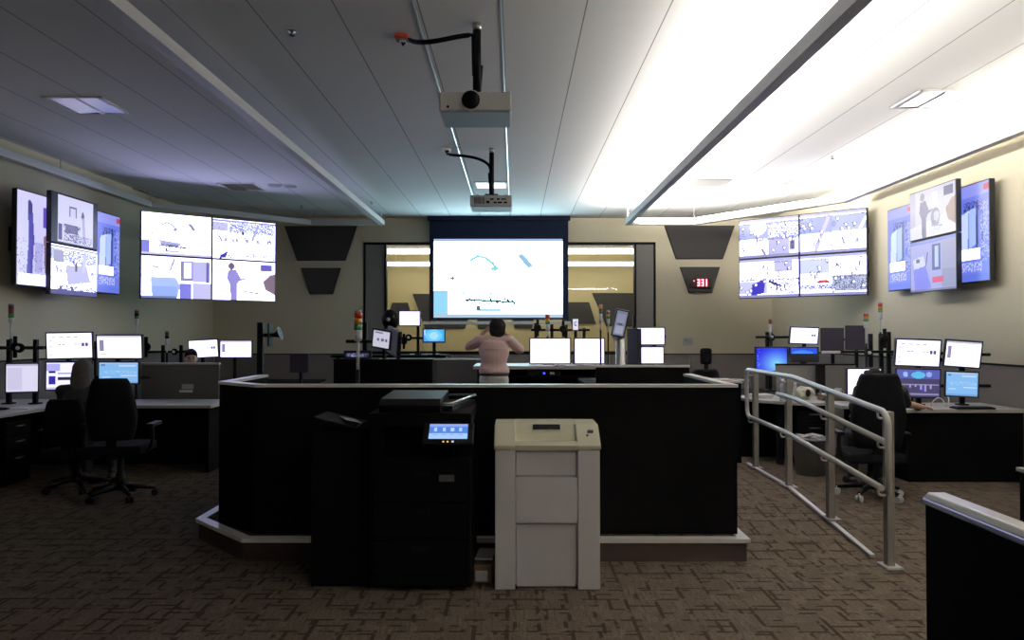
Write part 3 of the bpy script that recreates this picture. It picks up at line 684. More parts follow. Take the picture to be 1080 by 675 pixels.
wall_disp(1, 5.06, 9.53, 8.53, 2.04, 2.69, pic_bed(), 'lower of two stacked displays on the lit side wall, violet table and red mark', g)

# projection screen
Y = 15.2; a = P(453, 229.5, Y); b = P(599.5, 337, Y)
t = thing('projection_screen', 'big pull-down projection screen with a bright white picture in a dark border', 'projection screen', ((a.x + b.x) / 2, Y, b.z))
cx = t.location.x; W = b.x - a.x
MB().bx(-W / 2, 0, 0, W / 2, .012, ZC - b.z - .001).build('cloth', M_DBLUE, t)
MB().bx(-W / 2 - .04, -.05, ZC - b.z - .09, W / 2 + .04, .09, ZC - b.z, .01).build('roller_case', M_DBLUE, t)
pa, pb = P(457.5, 252, Y - .004), P(593.5, 335, Y - .004)
picture_mesh('picture', pic_scene_curve(136, 84, True), pb.x - pa.x, pa.z - pb.z, SCRP, t, y=-.004, cx=(pa.x + pb.x) / 2 - cx, cz=(pa.z + pb.z) / 2 - b.z)
za, zb = P(500, 339, Y).z - b.z, P(500, 342.2, Y).z - b.z
xa, xb = P(446, 340, Y).x - cx, P(602, 340, Y).x - cx
MB().bx(xa, -.02, zb, xb, .02, za, .006).build('weight_bar', M_CAP, t)
MB().bx(-W / 2, .0, zb, -W / 2 + .03, .01, 0.01).bx(W / 2 - .03, 0, zb, W / 2, .01, .01).build('side_tab', M_DBLUE, t)
def round_path(pts, r, n=6):
    pts = [Vector(p) for p in pts]; out = [pts[0]]
    for i in range(1, len(pts) - 1):
        a, b, c = pts[i - 1], pts[i], pts[i + 1]; d0 = (a - b); d1 = (c - b); q = min(r, d0.length * .45, d1.length * .45)
        p0 = b + d0.normalized() * q; p1 = b + d1.normalized() * q
        for k in range(n + 1): t = k / n; out.append(p0.lerp(b, t).lerp(b.lerp(p1, t), t))
    out.append(pts[-1]); return out
# -------------------------------------------------------------- handrail
t = thing('handrail', 'tubular steel ramp handrail with three rails on four flat posts', 'handrail', (2.47, 4.88, 0))
X = 2.40
top = [PX(930, 515, X), PX(830, 456.5, X), PX(788, 438.5, X), PX(787, 389.5, X), PX(836, 397.5, X), PX(932, 434, X), PX(936.5, 444, X), PX(937.5, 522, X)]
MB().tube(round_path(top, .09), .021, 12).build('top_rail_loop', M_STEEL, t, True)
MB().tube(round_path([PX(820, 415.5, X), PX(836, 419.5, X), PX(934, 466.5, X)], .1), .020, 12).build('middle_rail', M_STEEL, t, True)
def rail_z(pts, y):
    for p, q in zip(pts, pts[1:]):
        lo, hi = sorted((p.y, q.y))
        if lo - 1e-4 <= y <= hi + 1e-4 and hi - lo > .2: return p.z + (q.z - p.z) * (y - p.y) / (q.y - p.y)
low_, high_ = top[:3], top[3:6]; mid_ = [PX(820, 415.5, X), PX(836, 419.5, X), PX(934, 466.5, X)]
for (px, py, zb) in ((938, 594, 0), (876, 548, .085), (832, 512, .152), (797, 489, .152)):
    Yq = PX(px, py, 2.47).y
    yy = min(max(Yq, top[5].y + .03), top[3].y - .05); zt = rail_z(high_, yy)
    o = MB().bx(2.445, Yq - .03, zb, 2.495, Yq + .03, zt - .015, .004).build('post', M_POST, t, True)
    MB().bx(2.42, Yq - .07, zb, 2.53, Yq + .07, zb + .014, .003).build('base_plate', M_CAP if px == 938 else M_POST, o, True)
    for pl in (high_, mid_, low_):
        z = rail_z(pl, yy)
        if z is None: continue
        MB().tube(round_path([(2.45, Yq, z - .06), (2.40, yy, z - .06), (2.40, yy, z - .005)], .03), .008, 8).build('bracket', M_STEEL, o, True)

# -------------------------------------------------------------- shredder
Y0 = PZ(577, 622, 0).y; x0, x1 = P(522, 600, Y0).x, P(633, 600, Y0).x; W = x1 - x0; D = .52
t = thing('paper_shredder', 'large grey paper shredder with a cream top standing before the black counter', 'shredder', ((x0 + x1) / 2, Y0, 0))
h = W / 2; zl = P(577, 475, Y0).z; zt = P(577, 446.5, Y0 + .2).z
s1, s2 = P(543.5, 500, Y0).x - t.location.x, P(609.5, 500, Y0).x - t.location.x
MB().bx(-h, 0, .0, s1, D, zl, .006).bx(s2, 0, 0, h, D, zl, .006).bx(s1 - .01, .055, .015, s2 + .01, D - .01, zl).build('body', M_LGREY, t)
def zz(y): return P(577, y, Y0).z
MB().bx(s1 + .006, .032, zz(502.5), s2 - .008, .06, zz(477.5), .003).build('upper_panel', M_LGREY2, t)
MB().bx(s1 + .002, .004, zz(552), s2 - .002, .06, zz(503.5), .004).build('middle_panel', M_LGREY, t)
MB().bx(s1 + .006, .032, zz(620.5), s2 - .008, .06, zz(554), .004).build('bin_door', M_LGREY2, t)
lid = MB(); prof = [(-.004, zl + .002), (-.012, zl + .03), (.16, zt), (D - .08, zt), (D, zl + .08), (D, zl + .002)]
ha, hb = P(544, 460, Y0).x - t.location.x, P(609, 460, Y0).x - t.location.x
lid.prism(prof, -h - .006, ha, 'yz', bev=.008).prism(prof, hb, h + .006, 'yz', bev=.008)
lid.prism([(-.004, zl + .002), (-.012, zl + .03), (.015, zl + .05), (.11, zl + .045), (.125, zl + .085), (.20, zt - .004), (D - .08, zt), (D, zl + .08), (D, zl + .002)], ha - .002, hb + .002, 'yz')
o = lid.build('lid', M_CREAM, t)
a, b = P(562, 458, Y0 + .12).x - t.location.x, P(591, 458, Y0 + .12).x - t.location.x
MB().box(((a + b) / 2, .15, zl + .123), (b - a, .010, .03), (R(-40), 0, 0)).build('feed_slot', M_BLACKPL, o)
m = MB(); m.box((h - .05, .085, zt - .035), (.035, .012, .018), (R(34), 0, 0)).box((h - .07, .06, zt - .055), (.012, .012, .008), (R(34), 0, 0)); m.build('control_badge', M_ICON, o)
MB().box((-h + .05, -.004, zl + .014), (.05, .004, .006)).build('maker_plate', M_CARD, o)
m = MB()
for sx in (-1, 1):
    for y in (.06, D - .06): m.cyl((sx * (h - .05), y, 0), (sx * (h - .05), y, .02), .02, 10)
m.build('foot', M_BLACKPL, t)

# carton beside it
t = thing('carton', 'small open brown and white carton on the floor between copier and shredder', 'box', (-.198, 4.62, 0), (0, 0, R(-3)))
MB().bx(-.055, 0, 0, .055, .34, .11, .003).build('box_body', M_CARD, t)
MB().box((.0, .18, .125), (.108, .3, .012), (R(-4), 0, 0), bev=.002).build('flap', M_PAPER, t)
MB().bx(-.045, -.004, .01, .03, .0, .075).build('white_label', M_PAPER, t)

# ---------------------------------------------------------------- copier
t = thing('photocopier', 'large black photocopier with a glowing blue touch panel and a side finisher', 'copier', (-.6, 4.45, 0))
xr = P(497, 500, 4.45).x + .6; xl = P(390, 500, 4.45).x + .6
MB().bx(xl, 0, .03, xr, .62, .80, .012).build('cabinet', M_BLACK, t)
for z in (.10, .32, .54):
    o = MB().bx(xl + .02, -.012, z, xr - .02, .02, z + .20, .006).build('paper_drawer', M_BLACK, t)
    MB().bx(xl + .25, -.02, z + .15, xr - .25, -.008, z + .175, .003).build('handle', M_BLACKPL, o)
MB().bx(xr - .19, -.014, .66, xr - .10, -.006, .70).build('badge', M_DIV, t)
MB().bx(xl, .10, .80, xr, .62, .98).bx(xl, 0.02, .80, xl + .08, .62, .98).bx(xr - .12, .02, .80, xr, .62, .98).build('output_bay', M_BLACK, t)
MB().bx(xl - .01, -.01, .98, xr, .62, 1.065, .01).build('scanner', M_BLACK, t)
a = MB(); a.prism([(.02, 1.065), (.0, 1.11), (.06, 1.145), (.55, 1.16), (.60, 1.065)], xl + .05, xl + .42, 'yz', bev=.006); a.build('document_feeder', M_BLACKPL, t)
f = MB(); y1, y2 = .02, .5
f.prism([(.13, .08), (.22, .08), (.335, .52), (.13, .52)], 1.066, 1.10); f.build('document_tray', M_BLACKPL, t)
MB().tube([(.14, .07, 1.115), (.215, .07, 1.115), (.335, .51, 1.13), (.14, .51, 1.13)], .007, 8).build('tray_edge', M_ALU, t)
pc = MB(); pc.box((0, 0, 0), (.30, .16, .03), bev=.008)
o = pc.build('control_panel', M_BLACKPL, t); c = P(473, 459, 4.36); o.location = (c.x + .6, c.y - 4.45, c.z); o.rotation_euler = (R(42), 0, 0)
k = Pic(40, 16, (86, 140, 226)); k.rect(0, 0, 1, .2, (150, 180, 240)); k.rect(0, .62, 1, 1, (176, 214, 252))
for i in range(4): k.rect(.12 + .22 * i, .28, .2 + .22 * i, .5, (190, 225, 250)); k.rect(.1 + .22 * i, .66, .22 + .22 * i, .76, (140, 180, 235))
pm = picture_mesh('touch_screen', k, .225, .112, SCRM, o, y=0, cz=0); pm.rotation_euler = (R(-90), 0, 0); pm.location = (0, .015, .0165)
l = MB()
for x in (-.03, -.005): l.bx(x, -.066, .015, x + .01, -.058, .018)
l.build('amber_lamp', M_LEDA, o)
MB().bx(.022, -.066, .015, .036, -.056, .018).build('white_lamp', M_LEDW, o)
MB().box((0, .05, -.06), (.12, .12, .12)).build('panel_arm', M_BLACKPL, o)
xf = P(330, 500, 4.6).x + .6
MB().bx(xf, .1, .0, xl - .004, .60, .96, .012).build('finisher', M_BLACK, t)
MB().box((xf + .16, .2, 1.0), (.26, .32, .012), (0, R(14), 0)).build('finisher_tray', M_BLACKPL, t)
MB().box((xf + .22, .2, 1.003), (.10, .2, .004), (0, R(14), R(24))).build('printed_sheet', M_PGREY, t)
m = MB()
for x in (xl + .06, xr - .06, xf + .06):
    for y in (.15, .5): m.cyl((x - .012, y, .025), (x + .012, y, .025), .025, 12)
m.build('caster', M_BLACKPL, t)
MB().tube(bez([(xr - .0, .3, .75), (xr + .03, .3, .82), (xr + .03, .3, .7), (xr + .015, .3, .45), (xr + .01, .32, .2), (xr, .4, .06)]), .006, 6).build('power_lead', M_BLACKPL, t)

# ------------------------------------------------ black counter (console)
t = thing('control_counter', 'long black counter with a pale top edge in the middle of the room', 'counter', (-.3, 5.17, .15))
cp_ = [(1.505, 6.5), (1.505, 5.19), (-1.79, 5.19), (-2.14, 5.48), (-2.14, 6.35)]
ribbon(cp_, .06, .157, 1.165).build('front_panel', M_BLACK, t, True)
ribbon(cp_, .075, 1.166, 1.186).build('top_cap', M_CAP, t, True)
wt = MB().prism([(1.47, 5.225), (1.47, 5.95), (-1.3, 5.95), (-1.5, 6.2), (-1.5, 6.75), (-2.105, 6.75), (-2.105, 5.5), (-1.78, 5.225)], .86, .90)
wt.build('worktop', M_BLACK, t, True)
m = MB()
for x, y in ((1.44, 5.9), (0, 5.9), (-1.3, 5.9), (-1.55, 6.7), (-2.06, 6.7)): m.bx(x - .025, y - .025, .15, x + .025, y + .025, .86)
m.build('support_post', M_BLACKPL, t, True)
# low panel at the photographer's side
t = thing('cubicle_panel', 'black low cubicle panel with a shiny rounded metal cap, nearest the camera', 'cubicle panel', (1.18, 1.0, 0))
e = PZ(972, 519, 1.1); xe, ye = e.x, e.y
MB().bx(xe + .006, -1.2, .0, xe + .076, ye - .006, 1.07, .004).build('panel', M_BLACK, t, True)
prof = [(xe, 1.068), (xe + .002, 1.085), (xe + .018, 1.1), (xe + .064, 1.1), (xe + .08, 1.085), (xe + .082, 1.068)]
MB().prism(prof, -1.2, ye, 'xz', bev=.004).build('metal_cap', M_ALU, t, True)
# low white table at the frame edge
p = PZ(1073, 493, .5); t = thing('side_table', 'low table with a white top, its corner just in view past the handrail', 'table', (p.x + .3, p.y, 0))
MB().bx(-.3, -.5, .47, .3, .02, .5, .006).build('table_top', M_DESK, t)
for x in (-.27, .27):
    for y in (-.45, -.03): MB().bx(x - .02, y - .02, 0, x + .02, y + .02, .47).build('leg', M_BLACKPL, t)

# --------------------------------------------------------------- dividers
def divider(x0, x1, Y, z0, z1, label, m=M_DIV, cap=M_BLACKPL, th=.05):
    t = thing('desk_divider', label, 'divider', ((x0 + x1) / 2, Y, z0), group='desk dividers'); h = (x1 - x0) / 2
    n = max(1, round((x1 - x0) / .8)); q = MB()
    for i in range(n): a = -h + 2 * h * i / n; q.bx(a + .004, -th / 2, .0, a + 2 * h / n - .004, th / 2, z1 - z0 - .022, .004)
    q.build('panel', m, t); MB().bx(-h, -th / 2 - .004, z1 - z0 - .022, h, th / 2 + .004, z1 - z0, .003).build('cap', cap, t)
    MB().bx(-h, -.05, 0, -h + .05, .05, .03).bx(h - .05, -.05, 0, h, .05, .03).build('foot', M_BLACKPL, t)
    return t
divider(P(352, 380, 7).x, P(457, 380, 7).x, 7.0, .15, P(400, 378.5, 7).z, 'black divider panel behind the counter, below the tilted grey monitor', M_BLACK)
divider(P(628, 390, 7.5).x, P(727, 390, 7.5).x, 7.5, .15, P(680, 385, 7.5).z, 'black divider panel with a thin pale top edge below the paired white monitors', M_BLACK, M_CAP)
divider(P(400, 378, 11.3).x, P(520, 378, 11.3).x, 11.3, .15, P(480, 378, 11.3).z, 'dark grey divider with a pale top edge behind the person in pink', M_DIV, M_CAP)
divider(P(150, 383, 8.98).x, P(232, 383, 8.98).x, 8.98, 0, P(190, 382.5, 8.98).z, 'grey divider in front of the dark-haired operator, small paper label on it', M_DIV, M_PGREY)
divider(P(818, 384, 9.5).x, P(902, 384, 9.5).x, 9.5, 0, P(850, 383.5, 9.5).z, 'grey divider behind the cluttered pale desk past the handrail', M_GREYF, M_BLACKPL)
# label on the grey divider
p = P(198, 409.5, 8.95); t = thing('paper_label', 'small pale label stuck on the grey divider before the dark-haired operator', 'label', p)
MB().box((0, -.002, .02), (.14, .003, .06)).build('sheet', M_PGREY, t); MB().box((-.02, -.002, -.035), (.16, .003, .028)).build('strip', M_PAPER, t)

# ------------------------------------------------------------------ desks
def desk(poly, z, label, legs, base=0, top=M_DESK, modesty=None, grp='desks', th=.035):
    cx = sum(p[0] for p in poly) / len(poly); cy = sum(p[1] for p in poly) / len(poly)
    t = thing('desk', label, 'desk', (cx, cy, base), group=grp)
    MB().prism(poly, z - th, z, bev=.005).build('worktop', top, t, True)
    for x, y in legs: MB().bx(x - .03, y - .03, base, x + .03, y + .03, z - th).build('leg', M_BLACKPL, t, True)
    if modesty: 
        q = MB()
        for b in modesty: q.bx(b[0], b[1], base + .0, b[2], b[3], z - th - .002)
        q.build('front_panel', M_BLACK, t, True)
    return t
def pedestal(x, y, rz, label, w=.42, d=.55, h=.66, base=0):
    t = thing('drawer_pedestal', label, 'drawer unit', (x, y, base), (0, 0, rz), 'drawer units')
    MB().bx(-w / 2, 0, .03, w / 2, d, h, .006).build('cabinet', M_BLACK, t)
    for z, hh in ((.05, .27), (.335, .15), (.50, .14)):
        o = MB().bx(-w / 2 + .015, -.018, z, w / 2 - .015, .01, z + hh, .004).build('drawer', M_BLACKPL, t)
        MB().tube([(-.06, -.02, z + hh - .04), (-.055, -.042, z + hh - .04), (.055, -.042, z + hh - .04), (.06, -.02, z + hh - .04)], .006, 8).build('handle', M_ALU, o)
    return t
d1 = desk([(-6.1, 6.6), (-4.97, 7.05), (-4.95, 7.8), (-4.75, 8.12), (-3.32, 8.12), (-3.32, 8.85), (-6.1, 8.85)], .75, 'pale corner desk in front of the grey-haired operator', [(-5.95, 6.8), (-5.95, 8.7), (-3.4, 8.8), (-5.1, 7.2)], modesty=[(-5.9, 8.75, -3.4, 8.78), (-3.4, 8.2, -3.37, 8.75)])
pedestal(-5.05, 7.55, PI / 2, 'black drawer unit with bright handles under the pale corner desk', w=.4, d=.5)
desk([(-5.9, 11.75), (-3.2, 11.75), (-3.2, 12.6), (-5.9, 12.6)], .75, 'dark desk carrying the two white monitors behind the dark-haired operator', [(-5.8, 11.85), (-3.3, 11.85), (-5.8, 12.5), (-3.3, 12.5)], modesty=[(-5.85, 11.8, -3.25, 11.83)], top=M_BLACK)
desk([(2.71, 9.2), (2.88, 8.75), (3.25, 8.42), (3.97, 8.5), (3.97, 9.44), (2.71, 9.44)], .75, 'pale curved desk with clutter past the far end of the handrail', [(2.8, 9.35), (3.9, 9.35), (3.85, 8.62), (3.1, 8.75)], modesty=[(2.8, 9.28, 3.9, 9.3)])
desk([(2.75, 9.56), (5.2, 9.56), (5.2, 10.6), (2.75, 10.6)], .75, 'dark desk behind the grey divider, under the blue-lit monitor', [(2.85, 9.65), (5.1, 9.65), (2.85, 10.5), (5.1, 10.5)], top=M_BLACK)
yb = PZ(1030, 432, .75).y
desk([(4.02, yb), (5.27, yb), (5.27, 8.45), (3.55, 8.45), (3.55, 8.1), (3.9, 7.95)], .75, 'pale desk with a black front below the four monitors at the lit wall', [(5.2, 8.3), (3.7, 8.3)], modesty=[(4.06, yb + .03, 5.25, yb + .06), (4.06, yb + .06, 4.09, 8.0)])
pedestal(3.45, 8.62, 0, 'black drawer unit under the curved desk, behind the big black chair', d=.5)
# standing desk of the person in pink
yd = 10.0; xa, xb = P(499, 386, yd).x, P(642, 386, yd).x; zd = P(560, 386, yd).z
t = desk([(xa, yd), (xb, yd), (xb, yd + .9), (xa, yd + .9)], zd, 'high desk with a white edge in front of the person in pink', [(xa + .08, yd + .1), (xb - .08, yd + .1), (xa + .08, yd + .8), (xb - .08, yd + .8)], .15, modesty=None, th=.045)
MB().bx(xa + .5, yd + .06, zd - .17, xb - .04, yd + .5, zd - .14).build('under_shelf', M_BLACK, t, True)
MB().bx(xa + .2, yd + .52, .15, xb - .1, yd + .55, zd - .05).build('front_panel', M_BLACK, t, True)
p = P(574, 392, yd + .02)
t = thing('audio_unit', 'slim black equipment unit with one blue lamp under the high desk', 'equipment', (p.x, yd + .05, zd - .14))
MB().bx(-.22, 0, 0, .22, .3, .075, .004).build('case', M_BLACKPL, t); MB().bx(-.012, -.006, .03, .012, .0, .05).build('lamp', M_LEDB, t); MB().bx(.08, -.004, .025, .14, 0, .055).build('display_strip', M_ICON, t)
# papers on it
for i, (px, w, m, lb) in enumerate(((616, .24, M_PAPER, 'bright papers on the high desk below the second white monitor'), (590, .16, M_PAPER, 'white sheet on the high desk between the two white monitors'))):
    p = P(px, 386, yd + .1); t = thing('papers', lb, 'paper', (p.x, yd + .1, zd), (0, 0, R(8 - 20 * i)), 'papers on the high desk'); q = MB()
    for j in range(3): q.box((.01 * j, .0, .003 + .005 * j), (w, .15, .004), (0, 0, R(7 * j)))
    q.build('sheets', m, t)
# raised shelf desk on the left of the middle
zs = P(430, 374.5, 11.6).z
desk([(-2.85, 11.5), (P(470, 375, 11.5).x, 11.5), (P(470, 375, 11.5).x, 12.2), (-2.85, 12.2)], zs, 'dark high desk carrying the small blue and white monitors', [(-2.75, 11.6), (-1.2, 11.6), (-2.75, 12.1), (-1.2, 12.1)], .15, top=M_BLACK)
# counter with papers near the railing
xa, xb = 1.86, 2.42; zc = P(765, 402, 8.0).z
t = thing('side_counter', 'black counter block with papers, past the end of the long counter', 'counter', (2.14, 8.2, .15))
MB().bx(xa, 7.98, .15, xb, 8.5, zc - .02).build('body', M_BLACK, t, True); MB().bx(xa - .01, 7.96, zc - .02, xb + .01, 8.52, zc, .004).build('top', M_DESK, t, True)
for px, dz, m, lb, rz, w in ((752, 0, M_PAPER, 'white folder on the black counter block, beside the pink sheet', 12, .11), (765, 0, M_PINKP, 'pink sheet on the black counter block', -6, .12), (781, 0, M_PAPER, 'white sheet on the black counter block, nearest the handrail', 8, .11)):
    p = P(px, 401, 8.12); q = thing('paper_sheet', lb, 'paper', (p.x, 8.14, zc), (0, 0, R(rz)), 'papers on the counter block')
    MB().box((0, 0, .006), (w, .22, .010), bev=.002).build('sheet', m, q); MB().box((0, .02, .0125), (w * .6, .1, .002)).build('printing', M_ICON if m is M_PAPER else M_PAPER, q)

# --------------------------------------------------------------- monitors
def grp_pic(kind):
    if kind == 'white': return Pic(8, 5, (252, 251, 255))
    if kind == 'offwhite':
        k = Pic(24, 16, (232, 228, 244)); k.rect(.03, .1, .5, .95, (214, 210, 230)); k.rect(0, 0, 1, .05, (180, 178, 200)); k.rect(.5, .85, .98, .87, (150, 148, 170)); return k
    if kind == 'dash':
        k = Pic(48, 28, (249, 248, 255)); 
        for x in (.1, .28, .44, .6): k.rect(x, .13, x + .09, .19, (160, 158, 178))
        for x in (.25, .34, .60, .69): k.rect(x, .42, x + .06, .48, (140, 140, 160))
        k.rect(.78, .38, .83, .54, (90, 90, 112)); k.rect(.86, .38, .91, .54, (90, 90, 112))
        for y in (.3, .5, .68, .85): k.rect(.04, y, .12, y + .03, (200, 200, 226))
        return k
    if kind == 'side':
        k = Pic(40, 26, (252, 250, 255)); k.rect(0, 0, 1, .07, (212, 210, 224)); k.rect(.04, .2, .14, .7, (150, 146, 176)); k.rect(.06, .8, .2, .84, (190, 188, 208)); return k
    if kind == 'panes':
        k = Pic(40, 26, (240, 238, 255)); k.rect(0, .05, .3, .3, (190, 186, 246)); k.rect(.06, .3, .19, .38, (40, 34, 90)); k.rect(.04, .5, .2, .82, (60, 50, 170)); k.rect(.24, .4, .95, .44, (120, 120, 140)); k.rect(.24, .53, .6, .66, (40, 38, 70)); k.rect(.62, .5, .95, .8, (214, 212, 240)); k.rect(0, .93, 1, 1, (205, 204, 230)); return k
    if kind == 'blueapp':
        k = Pic(40, 26, (138, 196, 240)); k.rect(0, 0, 1, .06, (170, 205, 240)); k.rect(.06, .08, .16, .14, (80, 120, 180)); k.rect(.5, .12, .95, .2, (200, 226, 250)); k.speck(.1, .4, .95, .55, (170, 216, 250), .4, 3); k.rect(.08, .68, .3, .73, (215, 236, 250)); k.rect(.55, .62, .98, .67, (225, 240, 252)); k.rect(0, .93, 1, 1, (120, 170, 220)); return k
    if kind == 'desktop':
        k = Pic(36, 24, (20, 60, 220)); u, v = k.u, k.v; d = np.clip(1 - np.hypot((u - .66) / .75, (v - .72) / .9), 0, 1)
        c0 = np.array((24, 30, 228.)); c1 = np.array((150, 240, 255.)); k.a = c0 * (1 - d[..., None]) + c1 * d[..., None]; k.speck(.03, .05, .12, .9, (120, 160, 250), .25, 2); return k
    if kind == 'win':
        k = Pic(30, 20, (70, 190, 246)); k.ell(.5, .5, .4, .5, (120, 216, 252)); k.ell(.5, .5, .22, .3, (176, 236, 255)); k.rect(0, 0, .05, 1, (40, 110, 220)); k.rect(0, .94, 1, 1, (30, 90, 190)); k.rect(.05, .06, .1, .5, (190, 236, 255)); return k
    if kind == 'strip':
        k = Pic(32, 16, (14, 14, 22)); k.rect(.03, .02, .98, .42, (30, 80, 235)); k.ell(.45, .45, .4, .25, (70, 150, 250)); k.rect(0, .45, 1, 1, (20, 18, 26)); return k
    if kind == 'graph':
        k = Pic(48, 30, (72, 66, 104)); k.rect(0, 0, 1, .32, (90, 100, 180)); k.ell(.5, .2, .16, .13, (96, 200, 236)); k.ell(.2, .18, .06, .1, (170, 200, 250)); k.ell(.75, .18, .07, .1, (160, 180, 240)); k.rect(.05, .52, .98, .56, (170, 166, 190))
        for x, hh in ((.3, .12), (.42, .1), (.55, .2), (.65, .26), (.78, .14)): k.rect(x, .55, x + .04, .55 + hh, (176, 170, 210))
        k.rect(.58, .6, .62, .8, (80, 70, 220)); k.rect(.1, .88, .98, .93, (150, 146, 180)); return k
    if kind == 'icons':
        k = Pic(24, 24, (206, 206, 216)); k.rect(.1, .08, .6, .16, (120, 120, 135)); k.rect(0, 0, 1, .05, (160, 160, 172))
        for x in (.25, .52, .74): k.rect(x, .45, x + .13, .62, (96, 96, 110))
        return k
    if kind == 'darkstrip':
        k = Pic(32, 10, (16, 16, 30)); k.rect(.05, .2, .8, .6, (60, 62, 96)); k.speck(.05, .2, .95, .8, (150, 152, 190), .35, 4); return k
    if kind == 'greyport':
        k = Pic(16, 28, (118, 122, 140)); k.rect(.1, .1, .9, .5, (140, 144, 160)); k.rect(.3, .5, .7, .56, (60, 60, 84)); k.rect(.1, .62, .9, .92, (160, 164, 178)); return k
    if kind == 'phone':
        k = Pic(14, 30, (232, 230, 240)); k.rect(.3, .25, .45, .6, (60, 60, 76)); k.rect(.6, .2, .75, .32, (90, 90, 104)); k.rect(.3, .55, .7, .62, (70, 70, 86)); return k
def mon(px0, py0, px1, py1, Y, kind, label, yaw=0, tilt=0, roll=0, group='desk monitors', stand=None, ws=None, name='monitor', bez_=.016, mount=.09, neckm=None):
    cpt = P((px0 + px1) / 2, (py0 + py1) / 2, Y); a = R(yaw)
    w = ws or (px1 - px0) / F * Y / max(.25, (math.cos(a) - cpt.x / Y * math.sin(a))); h = (py1 - py0) / F * Y / max(.4, math.cos(R(tilt)))
    Lz = stand if stand is not None else 0
    rot = Matrix.Rotation(a, 4, 'Z') @ Matrix.Rotation(R(tilt), 4, 'X') @ Matrix.Rotation(R(roll), 4, 'Y')
    t = thing(name, label, 'monitor', cpt, (0, 0, a), group)
    loc = Matrix.Rotation(R(tilt), 4, 'X') @ Matrix.Rotation(R(roll), 4, 'Y')
    W, H = w + 2 * bez_, h + 2 * bez_
    m = MB(); 
    m.box((0, .022, 0), (W, .04, H), bev=.006)
    o = m.build('housing', M_BEZEL, t); o.rotation_euler = loc.to_euler()
    if kind: picture_mesh('screen', grp_pic(kind), w, h, SCRM, o, y=.0005)
    else: MB().box((0, .0, 0), (w, .003, h)).build('screen', M_OFF, o)
    MB().box((0, .05, 0), (.14 if W > .3 else W * .4, .03, min(.14, H * .6)), bev=.008).build('back_mount', M_BLACKPL, o)
    if stand is not None:
        s = MB(); dz = stand - cpt.z
        s.bx(-.025 if W > .25 else -.012, .05, dz + .01, .025 if W > .25 else .012, .085, 0)
        sz = min(.2, W * .55)
        s.bx(-sz / 2, -.03, dz, sz / 2, .16, dz + .014, .004); s.build('stand', neckm or M_BLACKPL, t)
    elif mount: MB().box((0, .05 + mount / 2, 0), (.05, mount, .05)).build('arm', M_BLACKPL, t)
    return t
# station of the grey-haired operator
g = 'monitors of the grey-haired operator'
Y1 = 8.55
mon(49.5, 351.5, 97, 377.5, Y1, 'dash', 'white monitor, upper row, directly above the grey-haired operator head', yaw=14, tilt=4, roll=-1, group=g)
mon(102.5, 354, 149, 377.5, Y1 + .05, 'side', 'white monitor, upper row, above the empty chair of the dim desk', yaw=0, tilt=4, roll=0, group=g)
mon(49, 382.5, 96.5, 410.5, Y1 + .03, 'panes', 'white and violet paned monitor partly behind the grey-haired operator head', yaw=14, group=g)
mon(104.5, 382.5, 145.5, 404, Y1 + .08, 'blueapp', 'light blue monitor above the empty chair back of the dim desk', group=g)
mon(6.5, 384, 40, 413, 8.05, 'offwhite', 'pale grey monitor at the frame edge beside the grey-haired operator', yaw=22, group=g)
def rig(label, Y, posts, bars, joints=(), base=.75, grp='monitor mounting frames', r=.022, name='monitor_mount'):
    p0 = P(posts[0][0], posts[0][1], Y); t = thing(name, label, 'mounting frame', (p0.x, Y, base), group=grp)
    for px, py, *dz in posts:
        p = P(px, py, Y); o = MB().box((p.x, Y, (p.z + base) / 2), (r * 2, r * 2, p.z - base), bev=.004).build('post', M_BLACKPL, t, True)
        MB().box((p.x, Y, base + .008), (.1, .1, .016), bev=.003).build('clamp', M_BLACKPL, o, True)
    for a, b, py, *dy in bars:
        yy = Y + (dy[0] if dy else 0) - .03; pa, pb = P(a, py, yy), P(b, py, yy); mm = M_BLACKPL if len(dy) < 2 else M_CAP
        MB().cyl(pa, pb, .018, 10).build('cross_bar', mm, t, True)
    for px, py, kind in joints:
        p = P(px, py, Y - .05)
        q = MB().lathe([(.05, -.02), (.055, 0), (.04, .02)], seg=16); q.bm.transform(Matrix.Translation(p) @ Matrix.Rotation(PI / 2, 4, 'X')); o = q.build('pivot', M_BLACKPL, t, True)
        if kind == 'w': q = MB().sph(p + Vector((0, -.03, 0)), .022).build('pivot_cap', M_WHITEP, o, True)
        if kind == 'v': MB().box(p + Vector((0, -.0, -.0)), (.04, .02, .24), bev=.004).build('plate', M_BLACKPL, t, True)
    return t
rig('black mounting frame behind the monitors of the grey-haired operator', Y1 + .22, [(73, 352), (125, 354), (100, 360)], [(-10, 158, 366.5), (50, 158, 398)], [(154, 366, 'v')])
rig('black mounting frame with two posts beside the frame edge, white pivot cap', 8.25, [(10, 358), (38, 358)], [(0, 46, 367)], [(20.5, 367, 'w'), (16, 366, 'v')])
# station behind the dark-haired operator
g = 'monitors behind the dark-haired operator'
mon(199.5, 359, 229.5, 376.5, 12.0, 'dash', 'white monitor with small icons behind the dark-haired operator', yaw=8, tilt=3, roll=-3, group=g)
mon(232.5, 359.5, 265, 376.5, 12.0, 'side', 'white monitor with a grey side list beyond the dark-haired operator', group=g)
rig('black mounting frame with posts beside the dark-haired operator', 12.2, [(172, 364), (191, 364), (248, 365), (214, 365)], [(150, 262, 371)], [(184, 371, 'w')])
